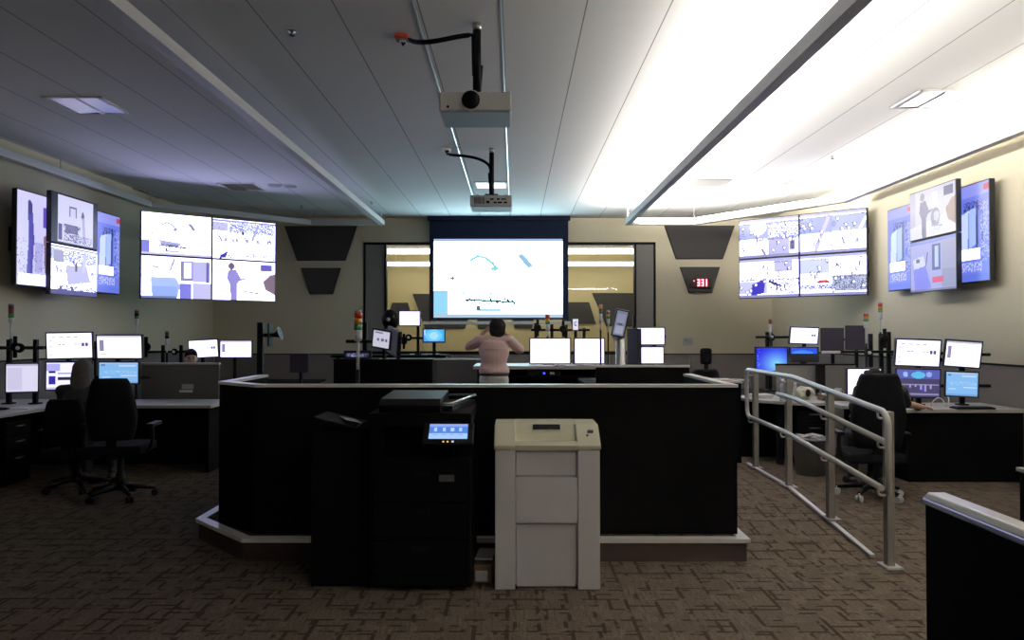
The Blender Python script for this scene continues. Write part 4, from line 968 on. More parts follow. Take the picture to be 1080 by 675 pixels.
# middle left group
g = 'small screens in the middle of the room'
mon(393.5, 349, 410.5, 366.5, 7.35, 'icons', 'grey tilted square monitor with three dark icons behind the tall signal lamp', yaw=-18, tilt=6, roll=9, group=g, stand=.93)
mon(364, 371.5, 390, 377.5, 7.5, 'darkstrip', 'low dark screen with faint text behind the signal lamp stem', group=g, stand=.93)
mon(409, 348, 418, 373, 7.9, None, 'dark slanted screen seen almost edge-on beside the grey tilted monitor', yaw=-62, roll=10, ws=.34, group=g, stand=.93)
mon(421.5, 328.5, 442.5, 343, 11.55, 'white', 'small plain white monitor raised high on a black post', group=g)
mon(446.5, 347.5, 468.5, 360.5, 11.62, 'win', 'small bright blue monitor on a stand near the person in pink', group=g, stand=zs)
rig('black posts that carry the small white monitor and a dark camera', 11.75, [(441, 340), (413, 330)], [(419, 448, 356.5)], [(431, 356, 'w'), (426, 360, 'v')], base=zs)
rig('black mounting bar beside the tall signal lamp', 7.6, [(385, 340)], [(365, 394, 360)], base=.93)
t = thing('desk', 'dark worktop behind the black divider, under the grey tilted monitor', 'desk', (-1.2, 7.5, .15), group='desks')
MB().bx(-2.1, 7.1, .89, -.8, 8.3, .93, .006).build('worktop', M_BLACK, t, True)
for x in (-2.05, -.85):
    for y in (7.16, 8.25): MB().bx(x - .025, y - .025, .15, x + .025, y + .025, .89).build('leg', M_BLACKPL, t, True)
# dark camera on post
p = P(412, 337, 11.5)
t = thing('dome_camera', 'dark rounded device on a post beside the small white monitor', 'camera', p)
MB().sph((0, 0, 0), (.14, .1, .16)).build('shell', M_BLACKPL, t); MB().cyl((0, .0, -.1), (.02, .19, -.22), .03).build('neck', M_BLACKPL, t); MB().sph((-.02, -.09, .0), .03).build('lens', M_PGREY, t)
# papers by the blue monitor
for px, w, lb in ((450, .3, 'sheet of paper on the high desk below the blue monitor'), (437, .26, 'sheet of paper on the high desk near the small white monitor post')):
    p = P(px, 374, 11.56); q = thing('paper_sheet', lb, 'paper', (p.x, 11.97, zs), (0, 0, R(px % 7 * 3)), 'papers on the small-monitor desk'); MB().box((0, 0, .004), (w, .2, .008)).build('sheet', M_PAPER, q)
# the two big white monitors
g = 'monitors on the high desk'
mon(559.5, 357.5, 601, 383, 10.4, 'white', 'blank white monitor on the high desk, beside the person in pink', group=g, stand=zd)
mon(606.5, 357.5, 637, 383, 10.4, 'white', 'blank white monitor on the high desk, below the white upright tablet', group=g, stand=zd)
mon(604.2, 336.5, 609.8, 348, 10.55, 'phone', 'white upright tablet on a pole above the gap between two white monitors', group=g, name='tablet', bez_=.012, mount=.1)
rig('black posts and clamps standing behind the two white monitors', 10.75, [(565, 341), (582, 342), (597, 343), (607, 342), (616, 346)], [(560, 622, 348)], [(567, 346, 'v'), (594, 347, 'v')], base=zd)
# tilted portrait monitor etc
mon(648.5, 328, 660, 354, 8.3, 'greyport', 'grey portrait monitor tilted sideways on a silver column', yaw=-6, roll=12, tilt=6, group=g, mount=.06)
t = thing('desk', 'dark worktop behind the black divider, under the silver column', 'desk', (1.3, 8.1, .15), group='desks')
MB().bx(.75, 7.6, .96, 1.80, 8.9, 1.0, .006).build('worktop', M_BLACK, t, True)
for x in (.8, 1.75):
    for y in (7.66, 8.8): MB().bx(x - .025, y - .025, .15, x + .025, y + .025, .96).build('leg', M_BLACKPL, t, True)
p = P(655, 358, 8.36); t = thing('silver_column', 'brushed silver column that holds the tilted portrait monitor', 'stand', (p.x, 8.4, 1.0))
MB().lathe([(.075, 0), (.075, .015), (.055, .02), (.055, p.z - 1.0), (.05, p.z - .99), (.02, p.z - .985)], seg=24).build('column', M_ALU, t); MB().cyl((0, 0, p.z - 1.0), (0.0, -.03, p.z - 1.0 + .14), .018).build('neck', M_BLACKPL, t)
MB().box((-.03, -.02, p.z - 1.0 + .03), (.12, .04, .10), (0, R(-8), 0)).build('white_card', M_PAPER, t)
mon(664, 348, 670, 383, 8.6, None, 'black monitor seen edge-on beside the silver column', yaw=-72, ws=.26, group=g, stand=1.0)
mon(672.5, 346, 700.5, 363, 10.2, 'white', 'white monitor, upper of the pair below the grey window side panel', group=g)
mon(676, 366.5, 699.5, 383, 10.2, 'white', 'white monitor, lower of the pair below the grey window side panel', group=g)
t = thing('desk', 'dark desk under the paired white monitors', 'desk', (1.8, 10.4, .15), group='desks')
MB().bx(1.45, 10.0, .93, 2.35, 10.8, .97, .006).build('worktop', M_BLACK, t, True)
for x in (1.5, 2.3):
    for y in (10.06, 10.74): MB().bx(x - .025, y - .025, .15, x + .025, y + .025, .93).build('leg', M_BLACKPL, t, True)
rig('black post holding the paired white monitors', 10.4, [(669, 333), (690, 350)], [(664, 702, 355), (664, 700, 374)], base=.97)
# horn-like bracket pole by the counter
p = P(275, 340, 6.55)
t = thing('camera_pole', 'black pole with a horn-shaped bracket at the dim end of the counter', 'pole', (p.x, 6.55, .90))
z = p.z - .90; s = 6.55 / F
MB().box((0, 0, z / 2), (6 * s, .05, z), bev=.004).build('pole', M_BLACKPL, t)
MB().cyl((0, 0, z - 13.5 * s), (17 * s, 0, z - 13.5 * s), .018, 10).build('arm', M_BLACKPL, t)
MB().box((10 * s, 0, z - 13 * s), (1.6 * s, .1, 24 * s)).build('plate', M_BLACKPL, t)
q = MB().lathe([(.02, 0), (.025, .02), (.05, .05), (.06, .055)], seg=16); q.bm.transform(Matrix.Translation((14.5 * s, 0, z - 13.5 * s)) @ Matrix.Rotation(R(72), 4, 'Y')); q.build('horn', M_BLACKPL, t)
mon(306.5, 374, 324, 392, 6.6, None, 'small dark screen turned away on the dim end of the counter', group=g, stand=.9, bez_=.008)
t = thing('desk_phone', 'dark desk phone beside the small dark screen', 'phone', (-1.97, 6.28, .9))
MB().prism([(-.1, 0), (.12, 0), (.12, .10), (.08, .12), (-.1, .04)], -.1, .1, 'yz', bev=.008).build('base', M_BLACKPL, t)
MB().tube(bez([(-.07, -.08, .10), (-.07, -.07, .17), (-.07, .08, .2), (-.07, .1, .14)]), .022, 10).build('handset', M_BLACKPL, t); MB().box((.04, .03, .125), (.08, .06, .006), (R(22), 0, 0)).build('display', M_PGREY, t)

# station at lit corner
g = 'monitors at the curved desk'
mon(798, 367, 830, 391, 10.1, 'desktop', 'blue-glowing monitor partly behind the grey divider', yaw=4, group=g, stand=.75)
mon(834, 346, 862.5, 362, 10.0, 'dash', 'white tilted monitor above the dark laptop-like screen', yaw=-4, tilt=12, roll=2, group=g)
mon(833.5, 367, 862.5, 380.5, 9.85, 'strip', 'dark screen with a blue strip below the white tilted monitor', yaw=-4, group=g, stand=.75)
mon(867, 347, 889, 370, 10.6, None, 'dark monitor with a switched-off screen beside the white tilted monitor', yaw=-10, group=g)
mon(893, 344.5, 913, 368, 10.7, None, 'dark monitor with a switched-off screen behind the pale signal lamp', yaw=-10, group=g)
mon(894.5, 389.5, 929, 416, 8.2, 'white', 'blank white monitor mostly hidden by the big black chair', group=g, stand=.75)
rig('black mounting frame over the blue-glowing monitor, white pivot cap', 10.3, [(809, 350), (848, 345)], [(797, 834, 355.5)], [(813.5, 355.5, 'w'), (813, 356, 'v')])
rig('black mounting frame behind the two switched-off monitors', 10.9, [(878, 348), (903, 346)], [(866, 912, 358)])
rig('black post frame with a white bar between the corner and the four monitors', 9.2, [(937, 350), (929, 352), (918, 352)], [(867, 886, 371.5, 0, 1), (886, 945, 371, 0)], [(916, 372, 'w'), (933, 357, 'v')], base=0)
p = P(868, 384, 9.3); t = thing('desk_post', 'black post standing on the curved desk before the grey divider', 'post', (p.x, 9.38, .75))
MB().bx(-.05, -.03, 0, .05, .03, p.z - .75, .004).build('post', M_BLACKPL, t); MB().bx(-.09, -.05, 0, .09, .05, .012).build('clamp', M_BLACKPL, t)
g = 'four monitors at the lit wall'
Y2 = 7.95
mon(945.5, 359, 991, 385.5, Y2, 'dash', 'white monitor with small icons, upper row at the lit wall, nearer the black chair', yaw=-6, tilt=6, roll=2, group=g)
mon(997.5, 360.5, 1034, 386.5, Y2 - .02, 'side', 'white monitor with a grey side list, upper row at the lit wall', yaw=-14, tilt=8, roll=4, group=g)
mon(946, 390, 991, 418.5, Y2 + .02, 'graph', 'violet graph monitor, lower row at the lit wall', yaw=-6, roll=1, group=g)
mon(998, 393, 1031, 417.5, Y2, 'blueapp', 'light blue monitor, lower row at the lit wall', yaw=-14, roll=2, group=g)
rig('black mounting frame behind the four monitors at the lit wall', Y2 + .22, [(968, 362), (1014, 362)], [(940, 1044, 374), (944, 1044, 407)], [(993, 376, 'w')])
MBc = bez([P(982, 428, 7.75), P(985, 417, 7.8), P(996, 417, 7.8), P(996, 428, 7.75)]) + bez([P(996, 428, 7.74), P(1000, 430, 7.7), P(1002, 422, 7.7), P(1000, 419, 7.8)])
tag(MB().tube(MBc, .006, 6).build('cable', M_WHITEP), 'white looped cable on the desk below the violet graph monitor', 'cable')
p = PZ(990, 427, .75); t = thing('keyboard', 'dark keyboard on the desk at the lit wall', 'keyboard', (p.x + .1, 7.75, .75)); MB().bx(-.2, -.07, .004, .2, .07, .02, .004).build('case', M_BLACKPL, t)
q = MB()
for i in range(12):
    for j in range(4): q.bx(-.185 + .031 * i, -.055 + .028 * j, .02, -.16 + .031 * i, -.033 + .028 * j, .026)
q.build('keys', M_BEZEL, t)
p = PZ(20, 431, .75); k2 = dup(t, (-5.35, 7.5, .75), (0, 0, R(60)), 'dark keyboard on the pale corner desk by the frame edge')
p = PZ(45, 428, .75); t = thing('paper_sheet', 'white sheet on the pale corner desk by the frame edge', 'paper', (-5.15, 7.78, .75), (0, 0, R(12))); MB().box((0, 0, .004), (.22, .3, .008)).build('sheet', M_PAPER, t)

# clutter on the curved desk
def jar(px, py0, py1, Y, r, label, m=M_GLASSJ):
    z0 = .75; zt = P(px, py0, Y).z; t = thing('jar', label, 'jar', (P(px, py1, Y).x, Y, z0), group='jars on the curved desk'); hh = zt - z0
    MB().lathe([(r * .9, 0), (r, .01), (r, hh * .72), (r * .8, hh * .8), (r * .8, hh * .82)], seg=20).build('body', m, t)
    MB().lathe([(r * .86, hh * .82), (r * .86, hh), (r * .3, hh + .006)], seg=20).build('lid', M_CAP, t)
jar(828, 400, 416, 8.75, .055, 'clear jar with a pale lid on the curved desk'); jar(838.5, 404, 416, 8.8, .02, 'slim glass bottle beside the clear jar on the curved desk')
t = thing('crumpled_bag', 'crumpled pale paper bag on the curved desk', 'bag', (P(847, 412, 8.85).x, 8.85, .752))
b = bmesh.new(); bmesh.ops.create_icosphere(b, subdivisions=4, radius=1)
for v in b.verts:
    n = .12 * math.sin(9 * v.co.x + 3 * v.co.z) + .1 * math.sin(11 * v.co.y + 5 * v.co.x); v.co = Vector((v.co.x * .12 * (1 + n), v.co.y * .085 * (1 + n), .075 + .075 * v.co.z * (1 + n * .5)))
q = MB(); q.merge(b); q.build('bag_body', M_CREAM, t); MB().sph((.02, -.1, .08), (.03, .02, .045)).build('dark_patch', M_BLACKPL, t)
t = thing('paper_stack', 'brown and white papers stacked on the curved desk beside the post', 'papers', (P(879, 416, 8.72).x, 8.72, .75)); q = MB()
for i in range(6): q.box((.01 * math.sin(i * 2), .01 * math.cos(i), .006 + .011 * i), (.3, .2, .01), (0, 0, R(5 * math.sin(i * 3))))
q.build('sheets', M_CARD, t); MB().box((0, 0, .073), (.28, .19, .008)).build('top_sheet', M_PAPER, t)
t = thing('cup', 'white cup on the curved desk beside the stacked papers', 'cup', (P(884, 410, 9.0).x, 9.0, .75)); MB().lathe([(.03, 0), (.042, .12), (.038, .12), (.027, .01)], seg=18).build('cup_body', M_WHITEP, t)
MB().tube(bez([(.04, 0, .1), (.075, 0, .1), (.075, 0, .03), (.035, 0, .03)]), .006, 8).build('handle', M_WHITEP, t)
p = PZ(800, 417, .75); t = thing('paper_pile', 'white papers at the end of the curved desk beside the handrail', 'papers', (2.95, 9.05, .75)); q = MB()
for i in range(4): q.box((.01 * i, 0, .006 + .011 * i), (.26, .22, .01), (0, 0, R(4 * i)))
q.build('sheets', M_PAPER, t)
# basket under the desk
p = P(857, 470, 8.1); t = thing('waste_basket', 'grey waste basket with papers under the curved desk', 'basket', (p.x, 8.15, 0))
MB().lathe([(.15, 0), (.2, .38), (.21, .38), (.21, .40), (.19, .40), (.14, .02), (.0, .02)], seg=24).build('bin', M_PGREY, t)
q = MB()
for i in range(5): q.box((.06 * math.cos(i * 1.3), .06 * math.sin(i * 1.3), .385 + .012 * i), (.16, .12, .006), (R(10 * math.sin(i)), R(12 * math.cos(i * 2)), i))
q.build('waste_paper', M_PAPER, t)

# ----------------------------------------------------------- signal lamps
def tower(px, yt, yl, yb, ys, Y, label, cols, wpx, base, dark=False, px1=None):
    z = lambda y: P(px, y, Y).z
    p = P(px, ys, Y); t = thing('signal_lamp', label, 'signal lamp', (p.x, Y, base), group='stacked signal lamps'); r = wpx / 2 * Y / F
    B = base
    s = MB(); 
    zs_ = z(ys) - B
    s.lathe([(r * .38, max(.0, zs_)), (r * .38, z(yb) - B)], seg=12); s.build('stem', M_WHITEP, t)
    MB().lathe([(r * 1.1, 0), (r * 1.1, .012), (r * .5, .02), (r * .5, max(.03, zs_ + .02))], seg=14).build('stand', M_BLACKPL, t)
    MB().lathe([(r * .8, z(yb) - B), (r * .92, z(yb) - B + .01), (r * .92, z(yl) - B)], seg=16).build('body', M_WHITEP, t)
    n = len(cols); hh = (z(yt) - z(yl)) / n
    for i, c in enumerate(cols):
        a = z(yt) - B - hh * (i + 1); MB().lathe([(r * .86, a), (r, a + .003), (r, a + hh - .003), (r * .86, a + hh)], seg=18).build('lens', c, t)
    MB().lathe([(r, z(yt) - B), (r, z(yt) - B + .012), (r * .6, z(yt) - B + .018)], seg=16).build('cap', M_DRED if dark else M_PGREY, t)
C3 = [M_RED, M_AMBER, M_GREEN]
tower(377.5, 329.5, 348, 360, 392, 6.3, 'tall signal lamp with bright red, amber and green lenses on the counter', C3, 8.6, .90)
tower(11.5, 322, 335, 340, 359, 8.35, 'signal lamp on a white stem by the mounting frame at the frame edge', [M_DRED, M_DRED, M_GREEN], 5.5, .75)
tower(144, 327.5, 336, 343, 358, 8.85, 'signal lamp above the white monitor over the empty chair', [M_DRED, M_BLACKPL, M_GREEN], 4.4, .75)
tower(176, 350, 357, 364, 373, 12.05, 'signal lamp beside the dark-haired operator', [M_DRED, M_DRED, M_BLACKPL], 4, .75)
tower(577.5, 332.5, 342, 349, 356, 10.6, 'signal lamp above the blank white monitor beside the person in pink', C3, 4.6, zd)
tower(633.5, 322.5, 331, 340, 350, 8.75, 'signal lamp beside the tilted portrait monitor, the taller', [M_AMBER, M_DRED, M_GREEN], 4, 1.0)
tower(641.5, 329, 336, 342, 352, 8.75, 'dim signal lamp beside the tilted portrait monitor, the shorter', [M_DRED, M_AMBER, M_GREEN], 3.4, 1.0)
tower(812.5, 337, 344, 351, 357, 10.2, 'signal lamp on the frame over the blue-glowing monitor', [M_RED, M_DRED, M_CAP], 3.6, .75)
tower(913.5, 331, 339, 346, 364, 9.0, 'pale signal lamp nearer the switched-off monitors', C3, 5, 0)
tower(928.5, 320.5, 329, 337, 352, 9.3, 'signal lamp higher up beside the pale signal lamp', C3, 4.2, 0)
# ----------------------------------------------------------------- chairs
def office_chair(label, loc, rz, bw=.46, bh=.62, hs=.47, headrest=False, cast=None):
    t = thing('office_chair', label, 'chair', loc, (0, 0, rz), 'office chairs')     # faces +Y
    q = MB(); q.box((0, 0, hs), (.50, .48, .09), bev=.035, seg=4); q.build('seat', M_DARKF, t, smooth=True)
    b = MB(); h0 = hs + .10
    sec = []
    for i in range(9):
        u = i / 8; w = bw * (.42 + .10 * math.sin(PI * min(1, u * 1.25))) * (1 if u < .85 else 1 - (u - .85) * 1.2)
        sec.append(((0, -.22 - .06 * u, h0 + bh * u), w, .045 + .012 * math.sin(PI * u)))
    bb = bmesh.new(); n = 28; rings = []
    for c, w, d in sec:
        rg = []
        for j in range(n):
            a = 2 * PI * j / n; ca, sa = math.cos(a), math.sin(a)
            x = w * (abs(ca) ** .35) * (1 if ca >= 0 else -1); y = d * (abs(sa) ** .6) * (1 if sa >= 0 else -1)
            rg.append(bb.verts.new((c[0] + x, c[1] + y + .25 * (x / max(w, .01)) ** 2 * .12, c[2])))
        rings.append(rg)
    for i in range(8):
        for j in range(n): bb.faces.new((rings[i][j], rings[i][(j + 1) % n], rings[i + 1][(j + 1) % n], rings[i + 1][j]))
    bb.faces.new(rings[0][::-1]); bb.faces.new(rings[-1])
    bmesh.ops.bevel(bb, geom=[e for e in bb.edges if (e.verts[0] in rings[-1] and e.verts[1] in rings[-1])], offset=.03, segments=4, profile=.5, affect='EDGES')
    b.merge(bb); b.build('backrest', M_DARKF, t, smooth=True)
    for s in (-1, 1):
        MB().tube(bez([(s * .22, -.06, hs - .03), (s * .31, -.06, hs - .03), (s * .30, -.05, hs + .12), (s * .29, -.04, hs + .2)]), .018, 8).box((s * .29, .02, hs + .215), (.065, .27, .035), bev=.014, seg=3).build('armrest', M_BLACKPL, t)
    MB().box((0, -.21, hs + .06), (.09, .03, .28), bev=.01).build('back_support', M_BLACKPL, t)
    MB().cyl((0, 0, .10), (0, 0, hs - .04), .028, 14).cyl((0, 0, .08), (0, 0, .24), .04, 14).build('gas_column', M_BLACKPL, t)
    m = MB()
    for k in range(5):
        a = 2 * PI * k / 5 + .3; m.tube([(0, 0, .11), (.15 * math.cos(a), .15 * math.sin(a), .10), (.29 * math.cos(a), .29 * math.sin(a), .075)], [.03, .024, .016], 8)
    m.build('star_base', M_BLACKPL, t)
    for k in range(5):
        a = 2 * PI * k / 5 + .3; c = Vector((.29 * math.cos(a), .29 * math.sin(a), .03)); d = Vector((-math.sin(a), math.cos(a), 0))
        q = MB().cyl(c - d * .028, c - d * .008, .03, 14).cyl(c + d * .008, c + d * .028, .03, 14).cyl(c, c + Vector((0, 0, .05)), .009, 8); q.build('caster', cast or M_BLACKPL, t)
    if headrest:
        q = MB(); q.box((0, -.27, h0 + bh + .16), (.135, .09, .20), bev=.043, seg=4); q.build('headrest', M_DARKF, t, smooth=True)
        MB().box((0, -.275, h0 + bh + .02), (.05, .02, .12), bev=.005).build('headrest_bar', M_BLACKPL, t)
    return t
office_chair('big black high-backed chair behind the handrail, its back to the camera', (3.34, 7.02, 0), R(-8), bw=.46, bh=.68, hs=.39, cast=M_WHITEP)  # white casters put the highlights on the wheels into their colour
office_chair('empty black office chair at the pale corner desk beside the grey-haired operator', (-3.68, 6.95, 0), R(8), bw=.42, bh=.56)
office_chair('black office chair that the grey-haired operator sits on', (-4.30, 7.32, 0), R(4), bw=.40, bh=.44, hs=.37)
office_chair('black office chair under the dark-haired operator behind the grey divider', (-4.25, 9.85, 0), R(176), bw=.42, bh=.44, hs=.42)
p = P(741, 387, 9.2); office_chair('black office chair with a separate headrest beyond the counter block', (p.x, 9.45, .15), R(8), bw=.42, bh=.42, hs=.42, headrest=True)

# ----------------------------------------------------------------- people
def evald(o):
    dg = bpy.context.evaluated_depsgraph_get(); me = bpy.data.meshes.new_from_object(o.evaluated_get(dg)); return me
def fused(mb, name, m, parent, vox, smooth_it=3):
    me = bpy.data.meshes.new(name + '_raw'); bmesh.ops.recalc_face_normals(mb.bm, faces=mb.bm.faces[:]); mb.bm.to_mesh(me); mb.bm.free()
    o = bpy.data.objects.new(name, me); COL.objects.link(o)
    r = o.modifiers.new('fuse', 'REMESH'); r.mode = 'VOXEL'; r.voxel_size = vox
    if smooth_it: s = o.modifiers.new('soft', 'SMOOTH'); s.factor = .5; s.iterations = smooth_it
    bpy.context.view_layer.update(); me2 = evald(o); o.modifiers.clear(); o.data = me2; bpy.data.meshes.remove(me); me2.name = name
    me2.materials.clear(); me2.materials.append(m)
    for p in me2.polygons: p.use_smooth = True
    if parent is not None: o.parent = parent
    return o
def hand(mb, w, d, n, side, curl=.5, spread=.02):
    # wrist point, pointing direction, palm normal, thumb side sign
    w = Vector(w); d = Vector(d).normalized(); n = Vector(n); n = (n - d * n.dot(d)).normalized(); s = d.cross(n) * side
    mb.loft([(w - d * .02, .026, .020), (w + d * .01, .030, .019), (w + d * .05, .040, .016), (w + d * .085, .041, .014), (w + d * .095, .036, .010)], lat=s, seg=14)
    L = [.066, .075, .070, .054]
    for i in range(4):
        off = (1.5 - i) * .0205; b = w + d * (.086 - .004 * abs(i - 1.2)) + s * off; dirv = (d + s * (1.5 - i) * .06).normalized(); pts = [b]; a = 0
        for q, f in enumerate((.45, .32, .23)):
            a += curl * (.5 if q == 0 else .75); dv = dirv * math.cos(a) + n * math.sin(a); pts.append(pts[-1] + dv * L[i] * f)
        for q in range(3): mb.cap(pts[q], pts[q + 1], .0086 - .0008 * q, .0080 - .0008 * q, 8)
    tb = w + d * .025 + s * .03; t1 = tb + (s * .75 + d * .6 + n * .25).normalized() * .036; t2 = t1 + (s * .35 + d * .85 + n * .4).normalized() * .028
    mb.cap(w + d * .015 + s * .012, tb, .014, .012, 8); mb.cap(tb, t1, .0115, .0098, 8); mb.cap(t1, t2, .0098, .0082, 8)
def head(mb, c, M):
    c = Vector(c); f = lambda v: c + M @ Vector(v)
    mb.sph(c, (.074, .094, .104), 24, 16, M); mb.sph(f((0, .030, -.062)), (.056, .060, .060), 20, 12, M); mb.sph(f((0, .058, -.092)), (.026, .026, .022), 14, 8, M)
    mb.cap(f((0, .088, .012)), f((0, .104, -.026)), .008, .013, 10); mb.cap(f((-.03, .078, .024)), f((.03, .078, .024)), .014, .014, 10)
    mb.cap(f((-.018, .083, -.060)), f((.018, .083, -.060)), .008, .008, 8)
    for s in (-1, 1): mb.sph(f((s * .074, -.004, -.012)), (.011, .021, .031), 12, 8, M); mb.cap(f((s * .045, .055, -.015)), f((s * .030, .070, -.03)), .022, .02, 10)
def person(name, label, loc, rz, J, clothes, skin, hair, hairshape, hs=1.0, vox=.0065, short=True, eyes=True, fit=1.07, hem=-.09):
    t = thing(name, label, 'person', loc, (0, 0, rz))
    V = {k: Vector(v) for k, v in J.items() if k not in ('handl', 'handr', 'head_rot')}
    HM = Euler(J['head_rot']).to_matrix() if 'head_rot' in J else Matrix.Identity(3)
    def torso(mb, g, low=-.09):
        mb.loft(([(V['pelvis'] + Vector((0, 0, -.09)), .12 * g, .10 * g), (V['pelvis'], .168 * g, .125 * g)] if low < 0 else [(V['pelvis'] + Vector((0, 0, low)), .165 * g, .125 * g)]) + [ (V['waist'], .138 * g, .108 * g), (V['chest'], .160 * g, .120 * g), (V['chest'].lerp(V['neck'], .55), .150 * g, .098 * g), (V['neck'] + Vector((0, 0, -.035)), .085 * g, .07 * g), (V['neck'], .055 * g, .055 * g)])
    b = MB(); torso(b, 1.0)
    b.cap(V['neck'] - Vector((0, 0, .02)), V['head'] + HM @ Vector((0, -.012, -.05)), .058, .052, 14); head(b, V['head'], HM)
    for s in ('l', 'r'):
        b.cap(V['chest'].lerp(V['neck'], .62), V['sh' + s], .07, .056); b.cap(V['sh' + s], V['el' + s], .052, .040); b.cap(V['el' + s], V['wr' + s], .040, .026)
        d, n, sd, cu = J['hand' + s]; hand(b, V['wr' + s], d, n, sd, cu)
        b.cap(V['hip' + s], V['kn' + s], .085, .057); b.cap(V['kn' + s], V['an' + s], .056, .036)
        b.cap(V['an' + s] + Vector((0, -.03, -.03)), V['to' + s], .036, .028)
    body = fused(b, 'body', skin, t, vox, 2)
    sh = MB(); torso(sh, fit, hem); k = .86 if short else 1.0
    for s in ('l', 'r'):
        sh.cap(V['chest'].lerp(V['neck'], .6), V['sh' + s], .082, .066)
        e = V['sh' + s].lerp(V['el' + s], k); sh.cap(V['sh' + s], e, .064 * fit / 1.07, .054 * fit / 1.07)
        if not short: sh.cap(V['el' + s], V['el' + s].lerp(V['wr' + s], .9), .051, .036)
    so = fused(sh, 'shirt', clothes[0], t, .009, 4)
    nr = [Vector(v.normal) for v in so.data.vertices]
    for v, nn in zip(so.data.vertices, nr):
        c = v.co; q = .006 * math.sin(34 * c.z + 9 * c.x + 3 * math.sin(7 * c.x + 2)) * (1.0 if c.z < V['chest'].z else .35); c += nn * q
    tr = MB(); tr.loft([(V['pelvis'] + Vector((0, 0, -.10)), .14, .12), (V['pelvis'] + Vector((0, 0, -.02)), .178, .137), (V['pelvis'].lerp(V['waist'], .35), .168, .128)])
    for s in ('l', 'r'): tr.cap(V['hip' + s], V['kn' + s], .098, .070); tr.cap(V['kn' + s], V['an' + s] + Vector((0, 0, .02)), .068, .054)
    fused(tr, 'trousers', clothes[1], t, .010, 4)
    for s in ('l', 'r'):
        q = MB(); a = V['an' + s]; to = V['to' + s]; q.cap(a + Vector((0, -.04, -.045)), to, .046, .040); q.cap(a + Vector((0, 0, .0)), a + Vector((0, .03, -.04)), .046, .044); fused(q, 'shoe', M_LEATHER, t, .008, 2)
    q = MB(); hairshape(q, V['head'], HM); fused(q, 'hair', hair, t, .007, 2)
    if eyes:
        for s in (-1, 1):
            MB().sph(V['head'] + HM @ Vector((s * .030, .083, .006)), (.011, .006, .007), 10, 8, HM).build('eye', M_EYE, t); MB().cap(V['head'] + HM @ Vector((s * .014, .093, .027)), V['head'] + HM @ Vector((s * .046, .084, .026)), .005, .004, 8).build('eyebrow', hair, t)
    return t, V, HM
def hair_bob(q, c, M):
    f = lambda v: c + M @ Vector(v); q.sph(f((0, -.026, .014)), (.106, .106, .108), 22, 14, M); q.sph(f((0, -.050, -.050)), (.102, .075, .092), 20, 12, M)
    for s in (-1, 1): q.sph(f((s * .062, -.01, -.035)), (.032, .052, .085), 14, 10, M)
def hair_short(q, c, M):
    f = lambda v: c + M @ Vector(v); q.sph(f((0, -.018, .022)), (.081, .098, .102), 22, 14, M); q.sph(f((0, -.040, -.02)), (.074, .062, .075), 18, 12, M); q.cap(f((-.045, .06, .075)), f((.045, .06, .075)), .026, .026, 10)
def hair_long(q, c, M):
    f = lambda v: c + M @ Vector(v); q.sph(f((0, -.020, .022)), (.092, .104, .106), 22, 14, M); q.loft([(f((0, -.05, .02)), .085, .06), (f((0, -.06, -.08)), .098, .06), (f((0, -.062, -.17)), .09, .05), (f((0, -.06, -.22)), .06, .03)], lat=M @ Vector((1, 0, 0)))
    for s in (-1, 1): q.sph(f((s * .07, -.015, -.06)), (.03, .05, .11), 14, 10, M)
# standing person in pink
J = dict(pelvis=(0, 0, .84), waist=(0, .0, 1.0), chest=(.0, .015, 1.18), neck=(0.01, .02, 1.345), head=(.045, .055, 1.455), head_rot=(R(-6), 0, R(-4)),
         shl=(-.175, .015, 1.29), shr=(.185, .015, 1.29), ell=(-.335, .16, 1.20), elr=(.345, .17, 1.165), wrl=(-.13, .22, 1.39), wrr=(.17, .29, 1.36),
         handl=((.6, -.15, .7), (.8, -.3, -.4), 1, .6), handr=((-.7, -.1, .65), (-.8, -.3, -.3), -1, .6),
         hipl=(-.09, 0, .80), hipr=(.09, 0, .80), knl=(-.10, .03, .43), knr=(.10, .02, .43), anl=(-.11, -.02, .085), anr=(.12, -.03, .085), tol=(-.13, .13, .038), tor=(.14, .12, .038))
pp = P(522, 380, 9.35)
t, V, HM = person('person', 'person in pink shirt and pale trousers, elbows raised, facing the big screen', (pp.x - .012, 9.35, .15), 0, J, (M_PINK, M_TROUS), M_SKIN, M_HAIRB, hair_bob, fit=1.2, hem=.045)
MB().loft([((0, 0, .855), .186, .146), ((0, 0, .885), .184, .144)]).build('belt', M_LEATHER, t)
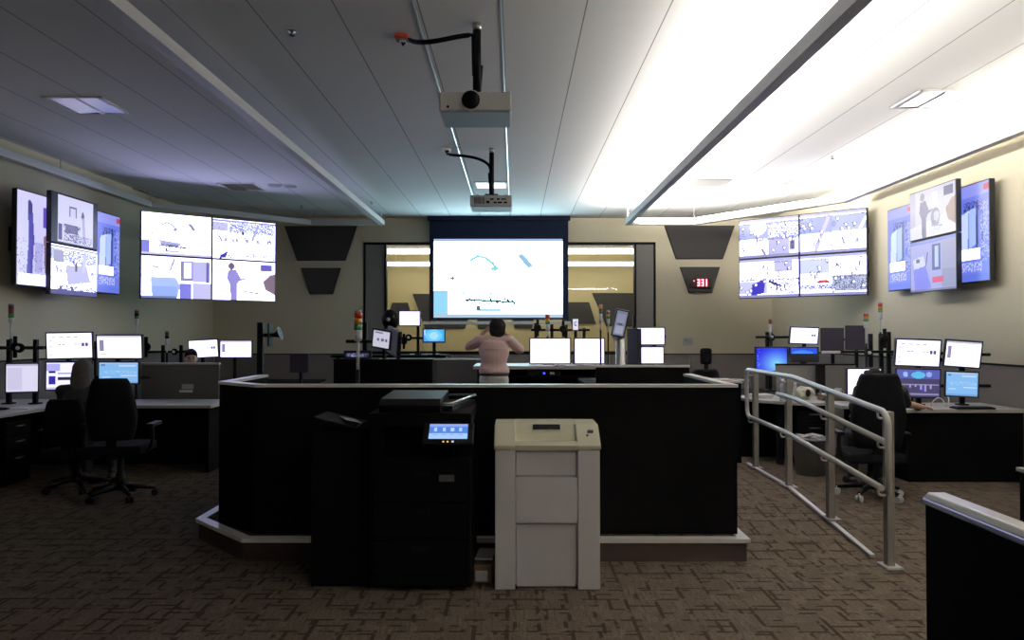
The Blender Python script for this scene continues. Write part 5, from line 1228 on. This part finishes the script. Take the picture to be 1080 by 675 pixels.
# grey-haired operator
def seated(hx=0, lean=0, arms=None, hs=.56, head=(0, .06, 1.14), hr=(0, 0, 0)):
    J = dict(pelvis=(0, -.02, hs), waist=(hx * .3, -.0, hs + .16), chest=(hx * .6, .02 + lean * .5, hs + .33), neck=(hx, .03 + lean, hs + .485), head=head, head_rot=hr,
             hipl=(-.09, .04, hs - .02), hipr=(.09, .04, hs - .02), knl=(-.12, .42, hs - .02), knr=(.12, .42, hs - .02), anl=(-.13, .40, .10), anr=(.14, .40, .10), tol=(-.14, .54, .04), tor=(.15, .54, .04),
             shl=(-.185 + hx * .9, .03 + lean, hs + .425), shr=(.185 + hx * .9, .03 + lean, hs + .425))
    J.update(arms); return J
A = dict(ell=(-.25, .20, .79), elr=(.25, .20, .79), wrl=(-.14, .43, .81), wrr=(.16, .43, .81), handl=((.1, 1, -.05), (0, 0, -1), 1, .35), handr=((-.1, 1, -.05), (0, 0, -1), -1, .35))
person('person', 'seated operator with grey hair and dark clothes, seen from behind at the pale corner desk', (P(82.5, 400, 7.3).x, 7.34, 0), R(4), seated(arms=A, hs=.54, head=(0, .06, 1.155)), (M_NAVY, M_NAVY), M_SKIN, mat('grey_hair', (.045, .042, .045), .7, var=.4, scale=60), hair_long, short=False, eyes=False)
A = dict(ell=(-.27, .16, .84), elr=(.27, .16, .84), wrl=(-.14, .36, .80), wrr=(.14, .36, .80), handl=((.2, 1, -.1), (0, 0, -1), 1, .4), handr=((-.2, 1, -.1), (0, 0, -1), -1, .4))
person('person', 'dark-haired operator facing the camera, only the head showing above the grey divider', (P(201.5, 376, 9.8).x, 9.86, 0), R(184), seated(arms=A, hs=.59, head=(0, .07, 1.205), hr=(R(-8), 0, R(22))), (M_NAVY, M_NAVY), M_SKIN2, M_HAIRB, hair_short, short=False)
A = dict(ell=(-.20, .16, .80), elr=(.33, .22, .84), wrl=(-.08, .38, .72), wrr=(.54, .36, .80), handl=((.2, 1, -.1), (0, 0, -1), 1, .4), handr=((.75, .65, -.06), (0, 0, -1), -1, .45))
person('person', 'seated operator hidden by the big black chair, one bare forearm out to the mouse', (3.50, 7.12, 0), R(-4), seated(arms=A, hs=.56, head=(-.05, .06, 1.08)), (M_NAVY, M_NAVY), M_SKIN, M_HAIRB, hair_short, short=True, eyes=False)
p = P(975, 430, 7.72); t = thing('mouse', 'dark computer mouse under the hand at the lit desk', 'mouse', (4.13, 7.66, .75)); MB().sph((0, 0, .012), (.03, .055, .02)).build('shell', M_BLACKPL, t); MB().cyl((-.004, .025, .03), (.004, .025, .03), .008).build('wheel', M_PGREY, t)

# ------------------------------------------------------------------ world
wd = bpy.data.worlds.new('world'); SC.world = wd; wd.use_nodes = True
wd.node_tree.nodes['Background'].inputs[0].default_value = (0, 0, 0, 1)
